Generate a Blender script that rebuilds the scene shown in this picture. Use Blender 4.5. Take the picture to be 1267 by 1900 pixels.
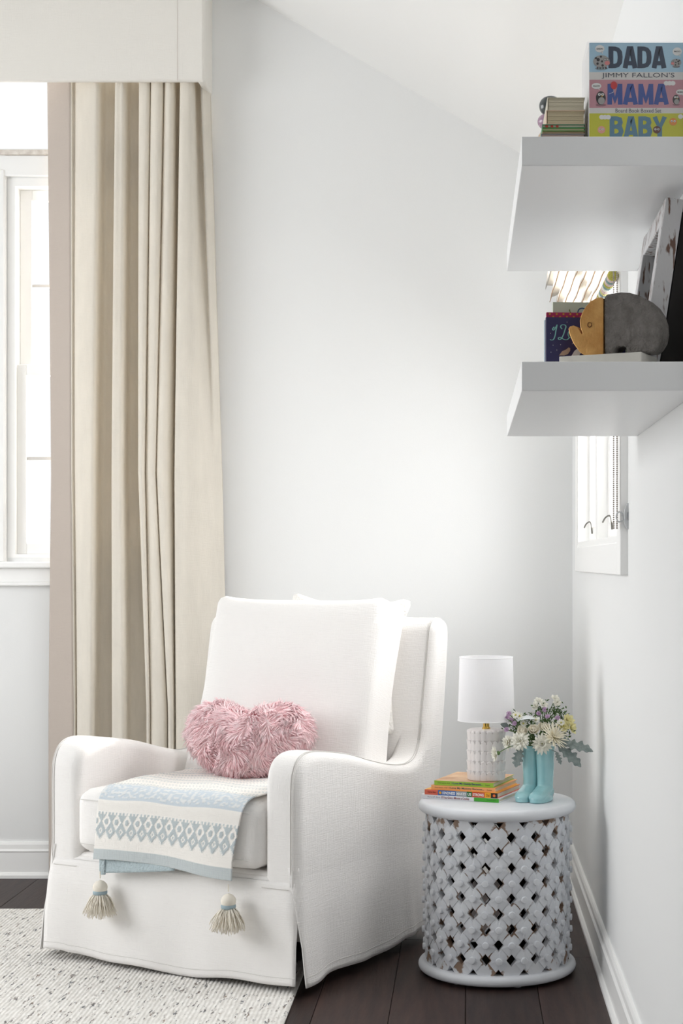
import bpy, bmesh, math, random
from math import sin, cos, pi, radians, sqrt, atan2, hypot, exp
from mathutils import Vector, Matrix, noise as mnoise

random.seed(7)
SC = bpy.context.scene
COL = SC.collection
for _o in list(bpy.data.objects):
    bpy.data.objects.remove(_o)

# ------------------------------------------------------------------ camera, world, lights, exposure
cam = bpy.data.cameras.new('camera')
cam.sensor_fit = 'AUTO'
cam.sensor_width = 36.0
cam.lens = 2900.0 / 1900.0 * 36.0
cam.shift_x = -231.5 / 1900.0
cam.shift_y = 92.0 / 1900.0
cam.clip_start = 0.05
camo = bpy.data.objects.new('camera', cam)
camo.location = (0, 0, 1.22)
camo.rotation_euler = (pi / 2, 0, 0)
COL.objects.link(camo)
SC.camera = camo

world = bpy.data.worlds.new('daylight')
SC.world = world
world.use_nodes = True
_bg = world.node_tree.nodes['Background']
_bg.inputs['Color'].default_value = (0.97, 0.985, 1.0, 1)
_bg.inputs['Strength'].default_value = 1.15

def area_light(name, loc, target, sx, sy, power, col=(1, 1, 1)):
    l = bpy.data.lights.new(name, 'AREA')
    l.shape = 'RECTANGLE'
    l.size, l.size_y, l.energy, l.color = sx, sy, power, col
    o = bpy.data.objects.new(name, l)
    o.location = loc
    o.rotation_euler = (Vector(target) - Vector(loc)).to_track_quat('-Z', 'Y').to_euler()
    COL.objects.link(o)
    return o

# daylight through the two visible windows, plus an added lamp at the left
area_light('window_daylight', (-1.44, 6.34, 2.1), (-1.40, 0, 1.6), 0.62, 1.9, 24, (1.0, 0.995, 0.99))
area_light('side_window_daylight', (0.80, 4.80, 1.95), (-2.0, 4.80, 0.70), 1.45, 1.0, 52, (1.0, 0.995, 0.99))
area_light('added_left_daylight', (-4.0, 3.7, 1.85), (0.4, 3.7, 1.5), 2.5, 1.75, 80, (0.985, 0.993, 1.0))  # unseen source, added to light the room strongly from the left
sun = bpy.data.lights.new('sun', 'SUN')
sun.energy = 4.5
sun.angle = radians(1.5)
sun.color = (1.0, 0.95, 0.88)
suno = bpy.data.objects.new('sun', sun)
suno.rotation_euler = Vector((-0.91, -0.07, -0.40)).to_track_quat('-Z', 'Y').to_euler()
suno.location = (3, 4, 4)
COL.objects.link(suno)

SC.view_settings.view_transform = 'Standard'
SC.view_settings.look = 'None'
SC.view_settings.gamma = 1.0
SC.view_settings.use_curve_mapping = False
SC.view_settings.exposure = 0.03
SC.cycles.max_bounces = 16
SC.cycles.diffuse_bounces = 14
SC.cycles.transmission_bounces = 14
SC.cycles.transparent_max_bounces = 12

# ------------------------------------------------------------------ helpers
def srgb(r, g, b):
    f = lambda c: (c / 255) / 12.92 if c / 255 <= 0.04045 else (((c / 255) + 0.055) / 1.055) ** 2.4
    return (f(r), f(g), f(b))

MATS = {}
def mat(name, col, rough=0.6, metal=0.0, spec=0.5, var=0.0, vscale=8.0, bump=0.0, bscale=60.0, col2=None,
        weave=0.0, trans=0.0, coat=0.0, stretch=None, sheen=0.0):
    """principled material; var/col2: noise colour mix, bump: noise relief, weave: crossed thread relief, trans: translucency"""
    if name in MATS:
        return MATS[name]
    m = bpy.data.materials.new(name)
    m.use_nodes = True
    nt = m.node_tree
    b = nt.nodes['Principled BSDF']
    b.inputs['Base Color'].default_value = (*col, 1)
    b.inputs['Roughness'].default_value = rough
    b.inputs['Metallic'].default_value = metal
    b.inputs['Specular IOR Level'].default_value = spec
    b.inputs['Coat Weight'].default_value = coat
    b.inputs['Coat Roughness'].default_value = 0.08
    b.inputs['Sheen Weight'].default_value = sheen
    tc = nt.nodes.new('ShaderNodeTexCoord')
    vec = tc.outputs['Object']
    if stretch:
        mp = nt.nodes.new('ShaderNodeMapping')
        mp.inputs['Scale'].default_value = stretch
        nt.links.new(vec, mp.inputs['Vector'])
        vec = mp.outputs['Vector']
    if var > 0 or col2:
        n = nt.nodes.new('ShaderNodeTexNoise')
        n.inputs['Scale'].default_value = vscale
        n.inputs['Detail'].default_value = 6
        nt.links.new(vec, n.inputs['Vector'])
        r = nt.nodes.new('ShaderNodeValToRGB')
        r.color_ramp.elements[0].position = 0.35
        r.color_ramp.elements[1].position = 0.65
        c2 = col2 if col2 else tuple(c * (1 - var) for c in col)
        r.color_ramp.elements[0].color = (*c2, 1)
        r.color_ramp.elements[1].color = (*col, 1)
        nt.links.new(n.outputs['Fac'], r.inputs['Fac'])
        nt.links.new(r.outputs['Color'], b.inputs['Base Color'])
    h = None
    if bump > 0:
        n2 = nt.nodes.new('ShaderNodeTexNoise')
        n2.inputs['Scale'].default_value = bscale
        n2.inputs['Detail'].default_value = 5
        nt.links.new(vec, n2.inputs['Vector'])
        bp = nt.nodes.new('ShaderNodeBump')
        bp.inputs['Strength'].default_value = bump
        bp.inputs['Distance'].default_value = 0.01
        nt.links.new(n2.outputs['Fac'], bp.inputs['Height'])
        h = bp.outputs['Normal']
    if weave > 0:
        acc = None
        for sc3 in ((900, 900, 60), (60, 60, 900)):
            mp2 = nt.nodes.new('ShaderNodeMapping')
            mp2.inputs['Scale'].default_value = sc3
            nt.links.new(tc.outputs['Object'], mp2.inputs['Vector'])
            n3 = nt.nodes.new('ShaderNodeTexNoise')
            n3.inputs['Scale'].default_value = 0.45
            n3.inputs['Detail'].default_value = 2
            nt.links.new(mp2.outputs['Vector'], n3.inputs['Vector'])
            if acc is None:
                acc = n3.outputs['Fac']
            else:
                ad = nt.nodes.new('ShaderNodeMath')
                ad.operation = 'ADD'
                nt.links.new(acc, ad.inputs[0])
                nt.links.new(n3.outputs['Fac'], ad.inputs[1])
                acc = ad.outputs[0]
        bp = nt.nodes.new('ShaderNodeBump')
        bp.inputs['Strength'].default_value = weave
        bp.inputs['Distance'].default_value = 0.002
        nt.links.new(acc, bp.inputs['Height'])
        if h:
            nt.links.new(h, bp.inputs['Normal'])
        h = bp.outputs['Normal']
    if h:
        nt.links.new(h, b.inputs['Normal'])
    if trans > 0:
        t = nt.nodes.new('ShaderNodeBsdfTranslucent')
        t.inputs['Color'].default_value = (*col, 1)
        mx = nt.nodes.new('ShaderNodeMixShader')
        mx.inputs[0].default_value = trans
        out = nt.nodes['Material Output']
        nt.links.new(b.outputs[0], mx.inputs[1])
        nt.links.new(t.outputs[0], mx.inputs[2])
        nt.links.new(mx.outputs[0], out.inputs[0])
    MATS[name] = m
    return m

def glass_mat(name, tint=(1, 1, 1), gloss=0.06):
    if name in MATS:
        return MATS[name]
    m = bpy.data.materials.new(name)
    m.use_nodes = True
    nt = m.node_tree
    nt.nodes.remove(nt.nodes['Principled BSDF'])
    t = nt.nodes.new('ShaderNodeBsdfTransparent')
    t.inputs[0].default_value = (*tint, 1)
    g = nt.nodes.new('ShaderNodeBsdfGlossy')
    g.inputs['Roughness'].default_value = 0.03
    mx = nt.nodes.new('ShaderNodeMixShader')
    mx.inputs[0].default_value = gloss
    nt.links.new(t.outputs[0], mx.inputs[1])
    nt.links.new(g.outputs[0], mx.inputs[2])
    nt.links.new(mx.outputs[0], nt.nodes['Material Output'].inputs[0])
    MATS[name] = m
    return m

class MB:
    def __init__(self):
        self.v, self.f = [], []
    def add(self, vs, fs):
        o = len(self.v)
        self.v.extend([tuple(p) for p in vs])
        self.f.extend([tuple(i + o for i in f) for f in fs])
        return o
    def box(self, x0, x1, y0, y1, z0, z1):
        self.add([(x0, y0, z0), (x1, y0, z0), (x1, y1, z0), (x0, y1, z0), (x0, y0, z1), (x1, y0, z1), (x1, y1, z1), (x0, y1, z1)],
                 [(0, 3, 2, 1), (4, 5, 6, 7), (0, 1, 5, 4), (1, 2, 6, 5), (2, 3, 7, 6), (3, 0, 4, 7)])
        return self
    def grid(self, rows, closed_u=False, closed_v=False, flip=False):
        nv, nu = len(rows), len(rows[0])
        o = self.add([p for r in rows for p in r], [])
        for j in range(nv if closed_v else nv - 1):
            for i in range(nu if closed_u else nu - 1):
                a, b_ = j * nu + i, j * nu + (i + 1) % nu
                j2 = (j + 1) % nv
                d, c = j2 * nu + i, j2 * nu + (i + 1) % nu
                f = (a, b_, c, d) if not flip else (d, c, b_, a)
                self.f.append(tuple(k + o for k in f))
        return self
    def lathe(self, prof, n=32, c=(0, 0, 0), capb=True, capt=True):
        rows = [[(c[0] + r * cos(2 * pi * i / n), c[1] + r * sin(2 * pi * i / n), c[2] + z) for i in range(n)] for r, z in prof]
        o = len(self.v)
        self.grid(rows, closed_u=True)
        if capb:
            self.f.append(tuple(o + i for i in range(n))[::-1])
        if capt:
            self.f.append(tuple(o + (len(prof) - 1) * n + i for i in range(n)))
        return self
    def tube(self, pts, r, n=6, cap=True, closed=False):
        P = [Vector(p) for p in pts]
        rr = r if isinstance(r, (list, tuple)) else [r] * len(P)
        rows, up = [], None
        for i, p in enumerate(P):
            if closed:
                t = P[(i + 1) % len(P)] - P[i - 1]
            else:
                t = P[min(i + 1, len(P) - 1)] - P[max(i - 1, 0)]
            t.normalize()
            if up is None:
                up = Vector((0, 0, 1)) if abs(t.z) < 0.9 else Vector((1, 0, 0))
            sd = t.cross(up)
            if sd.length < 1e-6:
                sd = t.cross(Vector((0, 1, 0)))
            sd.normalize()
            up = sd.cross(t).normalized()
            rows.append([tuple(p + rr[i] * (cos(2 * pi * k / n) * sd + sin(2 * pi * k / n) * up)) for k in range(n)])
        o = len(self.v)
        self.grid(rows, closed_u=True, closed_v=closed)
        if cap and not closed:
            self.f.append(tuple(o + i for i in range(n))[::-1])
            self.f.append(tuple(o + (len(P) - 1) * n + i for i in range(n)))
        return self
    def sphere(self, c, r, n=10, m=7, sq=(1, 1, 1)):
        rows = []
        for j in range(m + 1):
            a = -pi / 2 + pi * j / m
            rr = max(cos(a), 1e-4)
            rows.append([(c[0] + sq[0] * r * rr * cos(2 * pi * i / n), c[1] + sq[1] * r * rr * sin(2 * pi * i / n), c[2] + sq[2] * r * sin(a)) for i in range(n)])
        self.grid(rows, closed_u=True)
        return self
    def prism(self, outline, axis, a, b):
        """outline of 2-D points extruded between a and b along axis x, y or z (u,v = the other two in order)"""
        n = len(outline)
        def pt(u, v, w):
            return {'x': (w, u, v), 'y': (u, w, v), 'z': (u, v, w)}[axis]
        o = self.add([pt(u, v, a) for u, v in outline] + [pt(u, v, b) for u, v in outline], [])
        self.f.append(tuple(o + i for i in range(n))[::-1])
        self.f.append(tuple(o + n + i for i in range(n)))
        for i in range(n):
            k = (i + 1) % n
            self.f.append((o + i, o + k, o + n + k, o + n + i))
        return self
    def xform(self, M):
        self.v = [tuple(M @ Vector(p)) for p in self.v]
        return self
    def mesh(self, name, m, smooth=False, fix=True):
        me = bpy.data.meshes.new(name)
        me.from_pydata(self.v, [], self.f)
        if fix:
            bm = bmesh.new()
            bm.from_mesh(me)
            bmesh.ops.recalc_face_normals(bm, faces=bm.faces)
            bm.to_mesh(me)
            bm.free()
        if m:
            me.materials.append(m)
        if smooth:
            me.shade_smooth()
        me.update()
        return me
    def build(self, name, m, parent=None, smooth=False, bevel=0.0, bseg=2, fix=True, angle=None, loc=None, rot=None):
        me = self.mesh(name, m, smooth, fix)
        o = bpy.data.objects.new(name, me)
        COL.objects.link(o)
        if parent:
            o.parent = parent
        if loc:
            o.location = loc
        if rot:
            o.rotation_euler = rot
        if angle is not None:
            me.shade_smooth()
            me.set_sharp_from_angle(angle=radians(angle))
        if bevel > 0:
            bv = o.modifiers.new('bevel', 'BEVEL')
            bv.width = bevel
            bv.segments = bseg
            bv.limit_method = 'ANGLE'
            bv.angle_limit = radians(40)
            me.shade_smooth()
            me.set_sharp_from_angle(angle=radians(60))
        return o

def tag(o, label=None, cat=None, group=None, kind=None):
    if label: o['label'] = label
    if cat: o['category'] = cat
    if group: o['group'] = group
    if kind: o['kind'] = kind
    return o

def thing(name, label, cat, loc=(0, 0, 0), rotz=0.0, group=None, kind=None):
    o = bpy.data.objects.new(name, None)
    o.empty_display_size = 0.05
    COL.objects.link(o)
    o.location = loc
    o.rotation_euler = (0, 0, rotz)
    return tag(o, label, cat, group, kind)

def struct(name, mb, m, label=None, **k):
    return tag(mb.build(name, m, **k), label, None, None, 'structure')

def rbox(sx, sy, sz, r, cuts=10, bulge=(0, 0, 0), fn=None):
    """rounded, optionally cushion-bulged box centred on the origin"""
    bm = bmesh.new()
    bmesh.ops.create_cube(bm, size=2.0)
    bmesh.ops.subdivide_edges(bm, edges=bm.edges, cuts=cuts, use_grid_fill=True)
    h = (sx / 2, sy / 2, sz / 2)
    vs = []
    for v in bm.verts:
        # denser sampling near the edges
        u = [math.copysign(abs(c) ** 0.75, c) for c in v.co]
        p = [u[i] * h[i] for i in range(3)]
        q = [max(-h[i] + r, min(h[i] - r, p[i])) for i in range(3)]
        d = Vector([p[i] - q[i] for i in range(3)])
        if d.length > 1e-9:
            d = d.normalized() * r
        w = [q[i] + d[i] for i in range(3)]
        for i in range(3):
            j, k = (i + 1) % 3, (i + 2) % 3
            w[i] += bulge[i] * (u[i]) * (1 - u[j] ** 2) * (1 - u[k] ** 2)
        w = Vector(w)
        if fn:
            w = fn(w)
        vs.append(tuple(w))
    bm.verts.index_update()
    fs = [tuple(v.index for v in f.verts) for f in bm.faces]
    bm.free()
    mb = MB()
    mb.add(vs, fs)
    return mb

def resample(pts, step, closed=True):
    out = []
    n = len(pts)
    for i in range(n if closed else n - 1):
        a, b = Vector(pts[i]), Vector(pts[(i + 1) % n])
        k = max(1, int((b - a).length / step))
        out += [tuple(a + (b - a) * j / k) for j in range(k)]
    if not closed:
        out.append(tuple(pts[-1]))
    return out

def catmull(pts, k=6, closed=False):
    n = len(pts)
    out = []
    for i in range(n if closed else n - 1):
        if closed:
            p0, p1, p2, p3 = (Vector(pts[(i + j) % n]) for j in (-1, 0, 1, 2))
        else:
            p0, p1, p2, p3 = Vector(pts[max(i - 1, 0)]), Vector(pts[i]), Vector(pts[i + 1]), Vector(pts[min(i + 2, n - 1)])
        for j in range(k):
            t = j / k
            out.append(tuple(0.5 * ((2 * p1) + (-p0 + p2) * t + (2 * p0 - 5 * p1 + 4 * p2 - p3) * t * t + (-p0 + 3 * p1 - 3 * p2 + p3) * t ** 3)))
    if not closed:
        out.append(tuple(pts[-1]))
    return out

def slab(outline, x0, x1, r, seg=5):
    """(y,z) outline extruded in x from x0 to x1 with rounded rims"""
    n = len(outline)
    area = sum(outline[i][0] * outline[(i + 1) % n][1] - outline[(i + 1) % n][0] * outline[i][1] for i in range(n))
    if area < 0:
        outline = outline[::-1]
    nrm = []
    for i in range(n):
        a, b = Vector(outline[i - 1]), Vector(outline[(i + 1) % n])
        t = (b - a).normalized()
        nrm.append((-t.y, t.x))      # inward for CCW
    def ring(x, off):
        return [(x, outline[i][0] + nrm[i][0] * off, outline[i][1] + nrm[i][1] * off) for i in range(n)]
    rows = []
    rows.append(ring(x0, r + 0.006))
    for k in range(seg + 1):
        a = pi / 2 * k / seg
        rows.append(ring(x0 + r - r * cos(a), r - r * sin(a)))
    for k in range(seg + 1):
        a = pi / 2 * k / seg
        rows.append(ring(x1 - r + r * sin(a), r - r * cos(a)))
    rows.append(ring(x1, r + 0.006))
    mb = MB()
    mb.grid(rows, closed_u=True)
    mb.f.append(tuple(range(n))[::-1])
    o = (len(rows) - 1) * n
    mb.f.append(tuple(o + i for i in range(n)))
    return mb

_fontcache = {}
def text_mesh(s, bold=0.0):
    key = (s, bold)
    if key in _fontcache:
        return _fontcache[key]
    c = bpy.data.curves.new('lettering', 'FONT')
    c.body = s
    c.size = 1.0
    c.offset = bold
    c.resolution_u = 3
    o = bpy.data.objects.new('lettering', c)
    COL.objects.link(o)
    dg = bpy.context.evaluated_depsgraph_get()
    me = bpy.data.meshes.new_from_object(o.evaluated_get(dg))
    vs = [tuple(v.co) for v in me.vertices]
    fs = [tuple(p.vertices) for p in me.polygons]
    bpy.data.objects.remove(o)
    bpy.data.meshes.remove(me)
    _fontcache[key] = (vs, fs)
    return vs, fs

def lettering(s, m, parent, origin, ux, uy, w, h, bold=0.0, name='lettering'):
    """flat printed words: origin = lower left corner, ux/uy = reading and up directions, fitted to w x h metres"""
    vs, fs = text_mesh(s, bold)
    xs, ys = [v[0] for v in vs], [v[1] for v in vs]
    x0, y0 = min(xs), min(ys)
    kx, ky = w / (max(xs) - x0), h / (max(ys) - y0)
    O, X, Y = Vector(origin), Vector(ux), Vector(uy)
    mb = MB()
    mb.add([tuple(O + X * ((v[0] - x0) * kx) + Y * ((v[1] - y0) * ky)) for v in vs], fs)
    return mb.build(name, m, parent, fix=False)

def flat(parent, name, m, pts, origin, ux, uy):
    O, X, Y = Vector(origin), Vector(ux), Vector(uy)
    mb = MB()
    mb.add([tuple(O + X * u + Y * v) for u, v in pts], [tuple(range(len(pts)))])
    return mb.build(name, m, parent, fix=False)

def rect(u0, v0, u1, v1):
    return [(u0, v0), (u1, v0), (u1, v1), (u0, v1)]

def oval(u, v, ru, rv, n=20, a0=0.0):
    return [(u + ru * cos(a0 + 2 * pi * i / n), v + rv * sin(a0 + 2 * pi * i / n)) for i in range(n)]

def copy_obj(o, parent=None, loc=None, rot=None):
    c = o.copy()
    COL.objects.link(c)
    c.parent = parent
    if loc: c.location = loc
    if rot: c.rotation_euler = rot
    return c

BACK, RIGHT = 6.04, 0.41

# ------------------------------------------------------------------ materials shared by the room
M_wall = mat('wall_paint', srgb(235, 236, 236), 0.65, spec=0.2, bump=0.03, bscale=220)
M_ceil = mat('ceiling_paint', srgb(237, 237, 236), 0.7, spec=0.2)
M_trim = mat('trim_paint', srgb(247, 247, 246), 0.35, spec=0.4)
M_wood = mat('dark_oak', srgb(66, 48, 43), 0.48, spec=0.35, col2=srgb(46, 33, 30), vscale=5, bump=0.15, bscale=14, stretch=(9, 0.8, 1))
M_glass = glass_mat('window_glass')
M_paper = mat('paper_pages', srgb(226, 220, 200), 0.8)

# ------------------------------------------------------------------ floor
fl = MB().box(-3.7, RIGHT + 0.05, -2.0, BACK + 0.1, -0.06, -0.012)
floor = struct('floor', fl, mat('subfloor', srgb(30, 22, 20), 0.8), 'dark brown oak plank floor')
PW = 0.2055
plank_proto = {}
rng = random.Random(3)
x = RIGHT - 0.001
col_i = 0
M_woods = [M_wood,
           mat('dark_oak_warm', srgb(71, 51, 44), 0.48, spec=0.35, col2=srgb(50, 36, 31), vscale=5, bump=0.15, bscale=14, stretch=(9, 0.8, 1)),
           mat('dark_oak_deep', srgb(58, 43, 39), 0.48, spec=0.35, col2=srgb(41, 30, 28), vscale=5, bump=0.15, bscale=14, stretch=(9, 0.8, 1))]
while x > -3.5:
    yend = BACK
    first = True
    while yend > -1.9:
        L = rng.uniform(0.9, 1.5) if not (first and col_i == 0) else 1.22
        first = False
        ys = max(yend - L, -2.0)
        mb = MB().box(-PW / 2 + 0.0008, PW / 2 - 0.0008, 0.0008, yend - ys - 0.0008, -0.012, 0.0)
        mb.build('plank', rng.choice(M_woods), floor, bevel=0.0012, bseg=1, loc=(x - PW / 2, ys, 0))
        yend = ys
    x -= PW
    col_i += 1

# ------------------------------------------------------------------ walls and ceiling
def wall_with_holes(u0, u1, v0, v1, holes):
    """list of rectangles (u,v) covering the wall except the holes"""
    us = sorted({u0, u1, *[h[0] for h in holes], *[h[1] for h in holes]})
    vs = sorted({v0, v1, *[h[2] for h in holes], *[h[3] for h in holes]})
    out = []
    for i in range(len(us) - 1):
        for j in range(len(vs) - 1):
            cu, cv = (us[i] + us[i + 1]) / 2, (vs[j] + vs[j + 1]) / 2
            if not any(h[0] < cu < h[1] and h[2] < cv < h[3] for h in holes):
                out.append((us[i], us[i + 1], vs[j], vs[j + 1]))
    return out

KNEE, SLOPE, PEAKX = 2.68, 0.583, -1.6
PEAK = KNEE + (RIGHT - PEAKX) * SLOPE
LWIN = (-1.77, -1.13, 1.235, 2.70)
TRANSOM = (-1.90, -1.05, 2.815, 3.30)
RWIN = (4.06, 5.52, 1.27, 2.40)
ADDEDWIN = (2.5, 4.9, 0.9, 2.75)  # unseen opening in the left wall, added to let that light in
mb = MB()
for a, b, c, d in wall_with_holes(-3.7, RIGHT + 0.12, -0.05, 4.1, [LWIN, TRANSOM]):
    mb.box(a, b, BACK, BACK + 0.12, c, d)
struct('wall_back', mb, M_wall, 'plain off-white back wall under the sloped ceiling')
mb = MB()
for a, b, c, d in wall_with_holes(-2.0, BACK, -0.05, KNEE + 0.12, [RWIN]):
    mb.box(RIGHT, RIGHT + 0.12, a, b, c, d)
struct('wall_right', mb, M_wall, 'off-white right wall carrying the floating shelves')
mb = MB()
for a, b, c, d in wall_with_holes(-2.0, BACK, -0.05, 4.1, [ADDEDWIN]):
    mb.box(-3.82, -3.7, a, b, c, d)
struct('wall_left', mb, M_wall, 'off-white left wall with an added wide window opening')
struct('wall_rear', MB().box(-3.7, RIGHT + 0.12, -2.12, -2.0, -0.05, 4.1), M_wall, 'off-white wall behind the viewer')
mb = MB()
mb.prism([(RIGHT + 0.12, KNEE - 0.12 * SLOPE), (PEAKX, PEAK), (-3.7, PEAK), (-3.7, PEAK + 0.12), (PEAKX, PEAK + 0.12), (RIGHT + 0.12, KNEE + 0.05)], 'y', -2.0, BACK)
struct('ceiling', mb, M_ceil, 'white sloped ceiling falling to the right wall')

# baseboards: stepped profile (distance from wall, height)
BP = [(0, 0), (0.026, 0), (0.026, 0.012), (0.020, 0.020), (0.015, 0.022), (0.015, 0.098), (0.018, 0.104), (0.013, 0.112), (0.012, 0.128), (0.008, 0.137), (0, 0.138)]
mb = MB().prism([(BACK - d, z) for d, z in BP], 'x', -3.7, RIGHT)
struct('baseboard_back', mb, M_trim, 'white moulded baseboard along the back wall')
mb = MB().prism([(RIGHT - d, z) for d, z in BP], 'y', -2.0, BACK - 0.015)
struct('baseboard_right', mb, M_trim, 'white moulded baseboard along the right wall')

# ------------------------------------------------------------------ left window (double hung, behind the curtain)
w1 = thing('window_1', 'bright white double-hung window left of the curtain', None, (-1.385, BACK, 1.2), kind='structure')
def wpart(root, name, mb, m, **k):
    L = root.location
    mb.v = [(p[0] - L.x, p[1] - L.y, p[2] - L.z) for p in mb.v]
    return mb.build(name, m, root, **k)
X0, X1, Z0, Z1 = LWIN
TX0, TX1 = TRANSOM[0], TRANSOM[1]
for a, b in ((X0 - 0.095, X0 - 0.005), (X1 + 0.005, X1 + 0.095)):
    wpart(w1, 'casing', MB().box(a, b, BACK - 0.02, BACK + 0.005, Z0 - 0.02, Z1 + 0.09), M_trim, bevel=0.004)
    c = (a + b) / 2
    wpart(w1, 'casing_moulding', MB().box(c - 0.012, c + 0.03 * (1 if a < -1.5 else -1) + 0.012, BACK - 0.028, BACK - 0.018, Z0 - 0.015, Z1 + 0.03), M_trim, bevel=0.004)
wpart(w1, 'head_casing', MB().box(X0 - 0.095, X1 + 0.095, BACK - 0.022, BACK + 0.005, Z1 + 0.005, Z1 + 0.085), M_trim, bevel=0.004)
wpart(w1, 'head_ledge', MB().box(X0 - 0.11, X1 + 0.11, BACK - 0.03, BACK + 0.005, Z1 + 0.086, Z1 + 0.104), mat('dusty_trim', srgb(232, 226, 218), 0.6, col2=srgb(205, 196, 188), vscale=40), bevel=0.003)
wpart(w1, 'stool', MB().box(X0 - 0.12, X1 + 0.12, BACK - 0.045, BACK + 0.03, Z0 - 0.04, Z0 - 0.015), M_trim, bevel=0.006)
wpart(w1, 'apron', MB().box(X0 - 0.1, X1 + 0.1, BACK - 0.018, BACK, Z0 - 0.095, Z0 - 0.04), M_trim, bevel=0.003)
wpart(w1, 'apron_moulding', MB().box(X0 - 0.1, X1 + 0.1, BACK - 0.026, BACK, Z0 - 0.108, Z0 - 0.095), M_trim, bevel=0.003)
jb = MB()
jb.box(X0, X0 + 0.028, BACK - 0.004, BACK + 0.12, Z0, Z1)
jb.box(X1 - 0.028, X1, BACK - 0.004, BACK + 0.12, Z0, Z1)
jb.box(X0 + 0.028, X1 - 0.028, BACK - 0.004, BACK + 0.12, Z1 - 0.03, Z1)
jb.box(X0 + 0.028, X1 - 0.028, BACK - 0.004, BACK + 0.12, Z0, Z0 + 0.014)
wpart(w1, 'jamb', jb, M_trim)
ZM = 1.965
def sash(name, z0, z1, y, wl, muntin_z):
    s = MB()
    xa, xb = X0 + 0.028, X1 - 0.028
    s.box(xa, xa + wl, y, y + 0.035, z0, z1)
    s.box(xb - wl, xb, y, y + 0.035, z0, z1)
    s.box(xa + wl, xb - wl, y, y + 0.035, z0, z0 + 0.042)
    s.box(xa + wl, xb - wl, y, y + 0.035, z1 - 0.042, z1)
    so = wpart(w1, name, s, M_trim, bevel=0.003)
    g = MB().box(xa + wl - 0.004, xb - wl + 0.004, y + 0.015, y + 0.019, z0 + 0.03, z1 - 0.03)
    L = w1.location
    g.v = [(p[0] - L.x, p[1] - L.y, p[2] - L.z) for p in g.v]
    g.build('pane', M_glass, so)
    m = MB().box(xa + wl - 0.002, xb - wl + 0.002, y + 0.006, y + 0.028, muntin_z - 0.006, muntin_z + 0.006)
    m.v = [(p[0] - L.x, p[1] - L.y, p[2] - L.z) for p in m.v]
    m.build('muntin', mat('muntin_paint', srgb(205, 203, 200), 0.5), so)
sash('upper_sash', ZM - 0.02, Z1 - 0.03, BACK + 0.062, 0.046, 2.297)
sash('lower_sash', Z0 + 0.014, ZM + 0.02, BACK + 0.022, 0.036, 1.62)
tr = thing('window_3', 'narrow transom pane above the left window', None, (-1.385, BACK, 2.8), kind='structure')
wpart(tr, 'pane', MB().box(TX0 + 0.002, TX1 - 0.002, BACK + 0.05, BACK + 0.056, TRANSOM[2] + 0.002, TRANSOM[3] - 0.002), M_glass)
wpart(tr, 'frame', MB().box(TX0, TX1, BACK + 0.03, BACK + 0.08, TRANSOM[3] - 0.035, TRANSOM[3]), M_trim)

# ------------------------------------------------------------------ right window (twin casement)
w2 = thing('window_2', 'white casement window on the right wall beneath the shelves', None, (RIGHT, 4.8, 1.2), kind='structure')
A0, A1, B0, B1 = RWIN
for a, b in ((A0 - 0.095, A0), (A1, A1 + 0.085)):
    wpart(w2, 'casing', MB().box(RIGHT - 0.02, RIGHT + 0.004, a, b, B0 - 0.085, B1 + 0.09), M_trim, bevel=0.003)
wpart(w2, 'casing', MB().box(RIGHT - 0.02, RIGHT + 0.004, A0, A1, B0 - 0.085, B0), M_trim, bevel=0.003)
wpart(w2, 'casing', MB().box(RIGHT - 0.02, RIGHT + 0.004, A0, A1, B1, B1 + 0.09), M_trim, bevel=0.003)
jb = MB()
jb.box(RIGHT - 0.016, RIGHT + 0.12, A0, A0 + 0.018, B0, B1)
jb.box(RIGHT - 0.016, RIGHT + 0.12, A1 - 0.018, A1, B0, B1)
jb.box(RIGHT - 0.016, RIGHT + 0.12, A0 + 0.018, A1 - 0.018, B0, B0 + 0.018)
jb.box(RIGHT - 0.016, RIGHT + 0.12, A0 + 0.018, A1 - 0.018, B1 - 0.018, B1)
wpart(w2, 'jamb', jb, M_trim)
MID = 4.80
wpart(w2, 'mullion', MB().box(RIGHT - 0.012, RIGHT + 0.1, MID - 0.03, MID + 0.03, B0 + 0.018, B1 - 0.018), M_trim, bevel=0.003)
for ya, yb in ((A0 + 0.018, MID - 0.03), (MID + 0.03, A1 - 0.018)):
    s = MB()
    xs, xe = RIGHT + 0.022, RIGHT + 0.066
    s.box(xs, xe, ya, ya + 0.055, B0 + 0.018, B1 - 0.018)
    s.box(xs, xe, yb - 0.055, yb, B0 + 0.018, B1 - 0.018)
    s.box(xs, xe, ya + 0.055, yb - 0.055, B0 + 0.018, B0 + 0.07)
    s.box(xs, xe, ya + 0.055, yb - 0.055, B1 - 0.07, B1 - 0.018)
    so = wpart(w2, 'casement_sash', s, M_trim, bevel=0.004)
    L = w2.location
    def sub(name, g, m, **k):
        g.v = [(p[0] - L.x, p[1] - L.y, p[2] - L.z) for p in g.v]
        return g.build(name, m, so, **k)
    sub('pane', MB().box(xs + 0.02, xs + 0.024, ya + 0.05, yb - 0.05, B0 + 0.065, B1 - 0.065), M_glass)
    cy = yb - 0.17
    cr = MB()
    cr.tube(catmull([(RIGHT + 0.019, cy, B0 + 0.045), (RIGHT + 0.017, cy + 0.01, B0 + 0.078), (RIGHT + 0.012, cy + 0.03, B0 + 0.086), (RIGHT + 0.004, cy + 0.06, B0 + 0.080), (RIGHT - 0.001, cy + 0.085, B0 + 0.068)], 5), 0.0026, 8)
    sub('crank_handle', cr, mat('crank_nickel', srgb(120, 118, 112), 0.35, metal=0.7))

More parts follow.
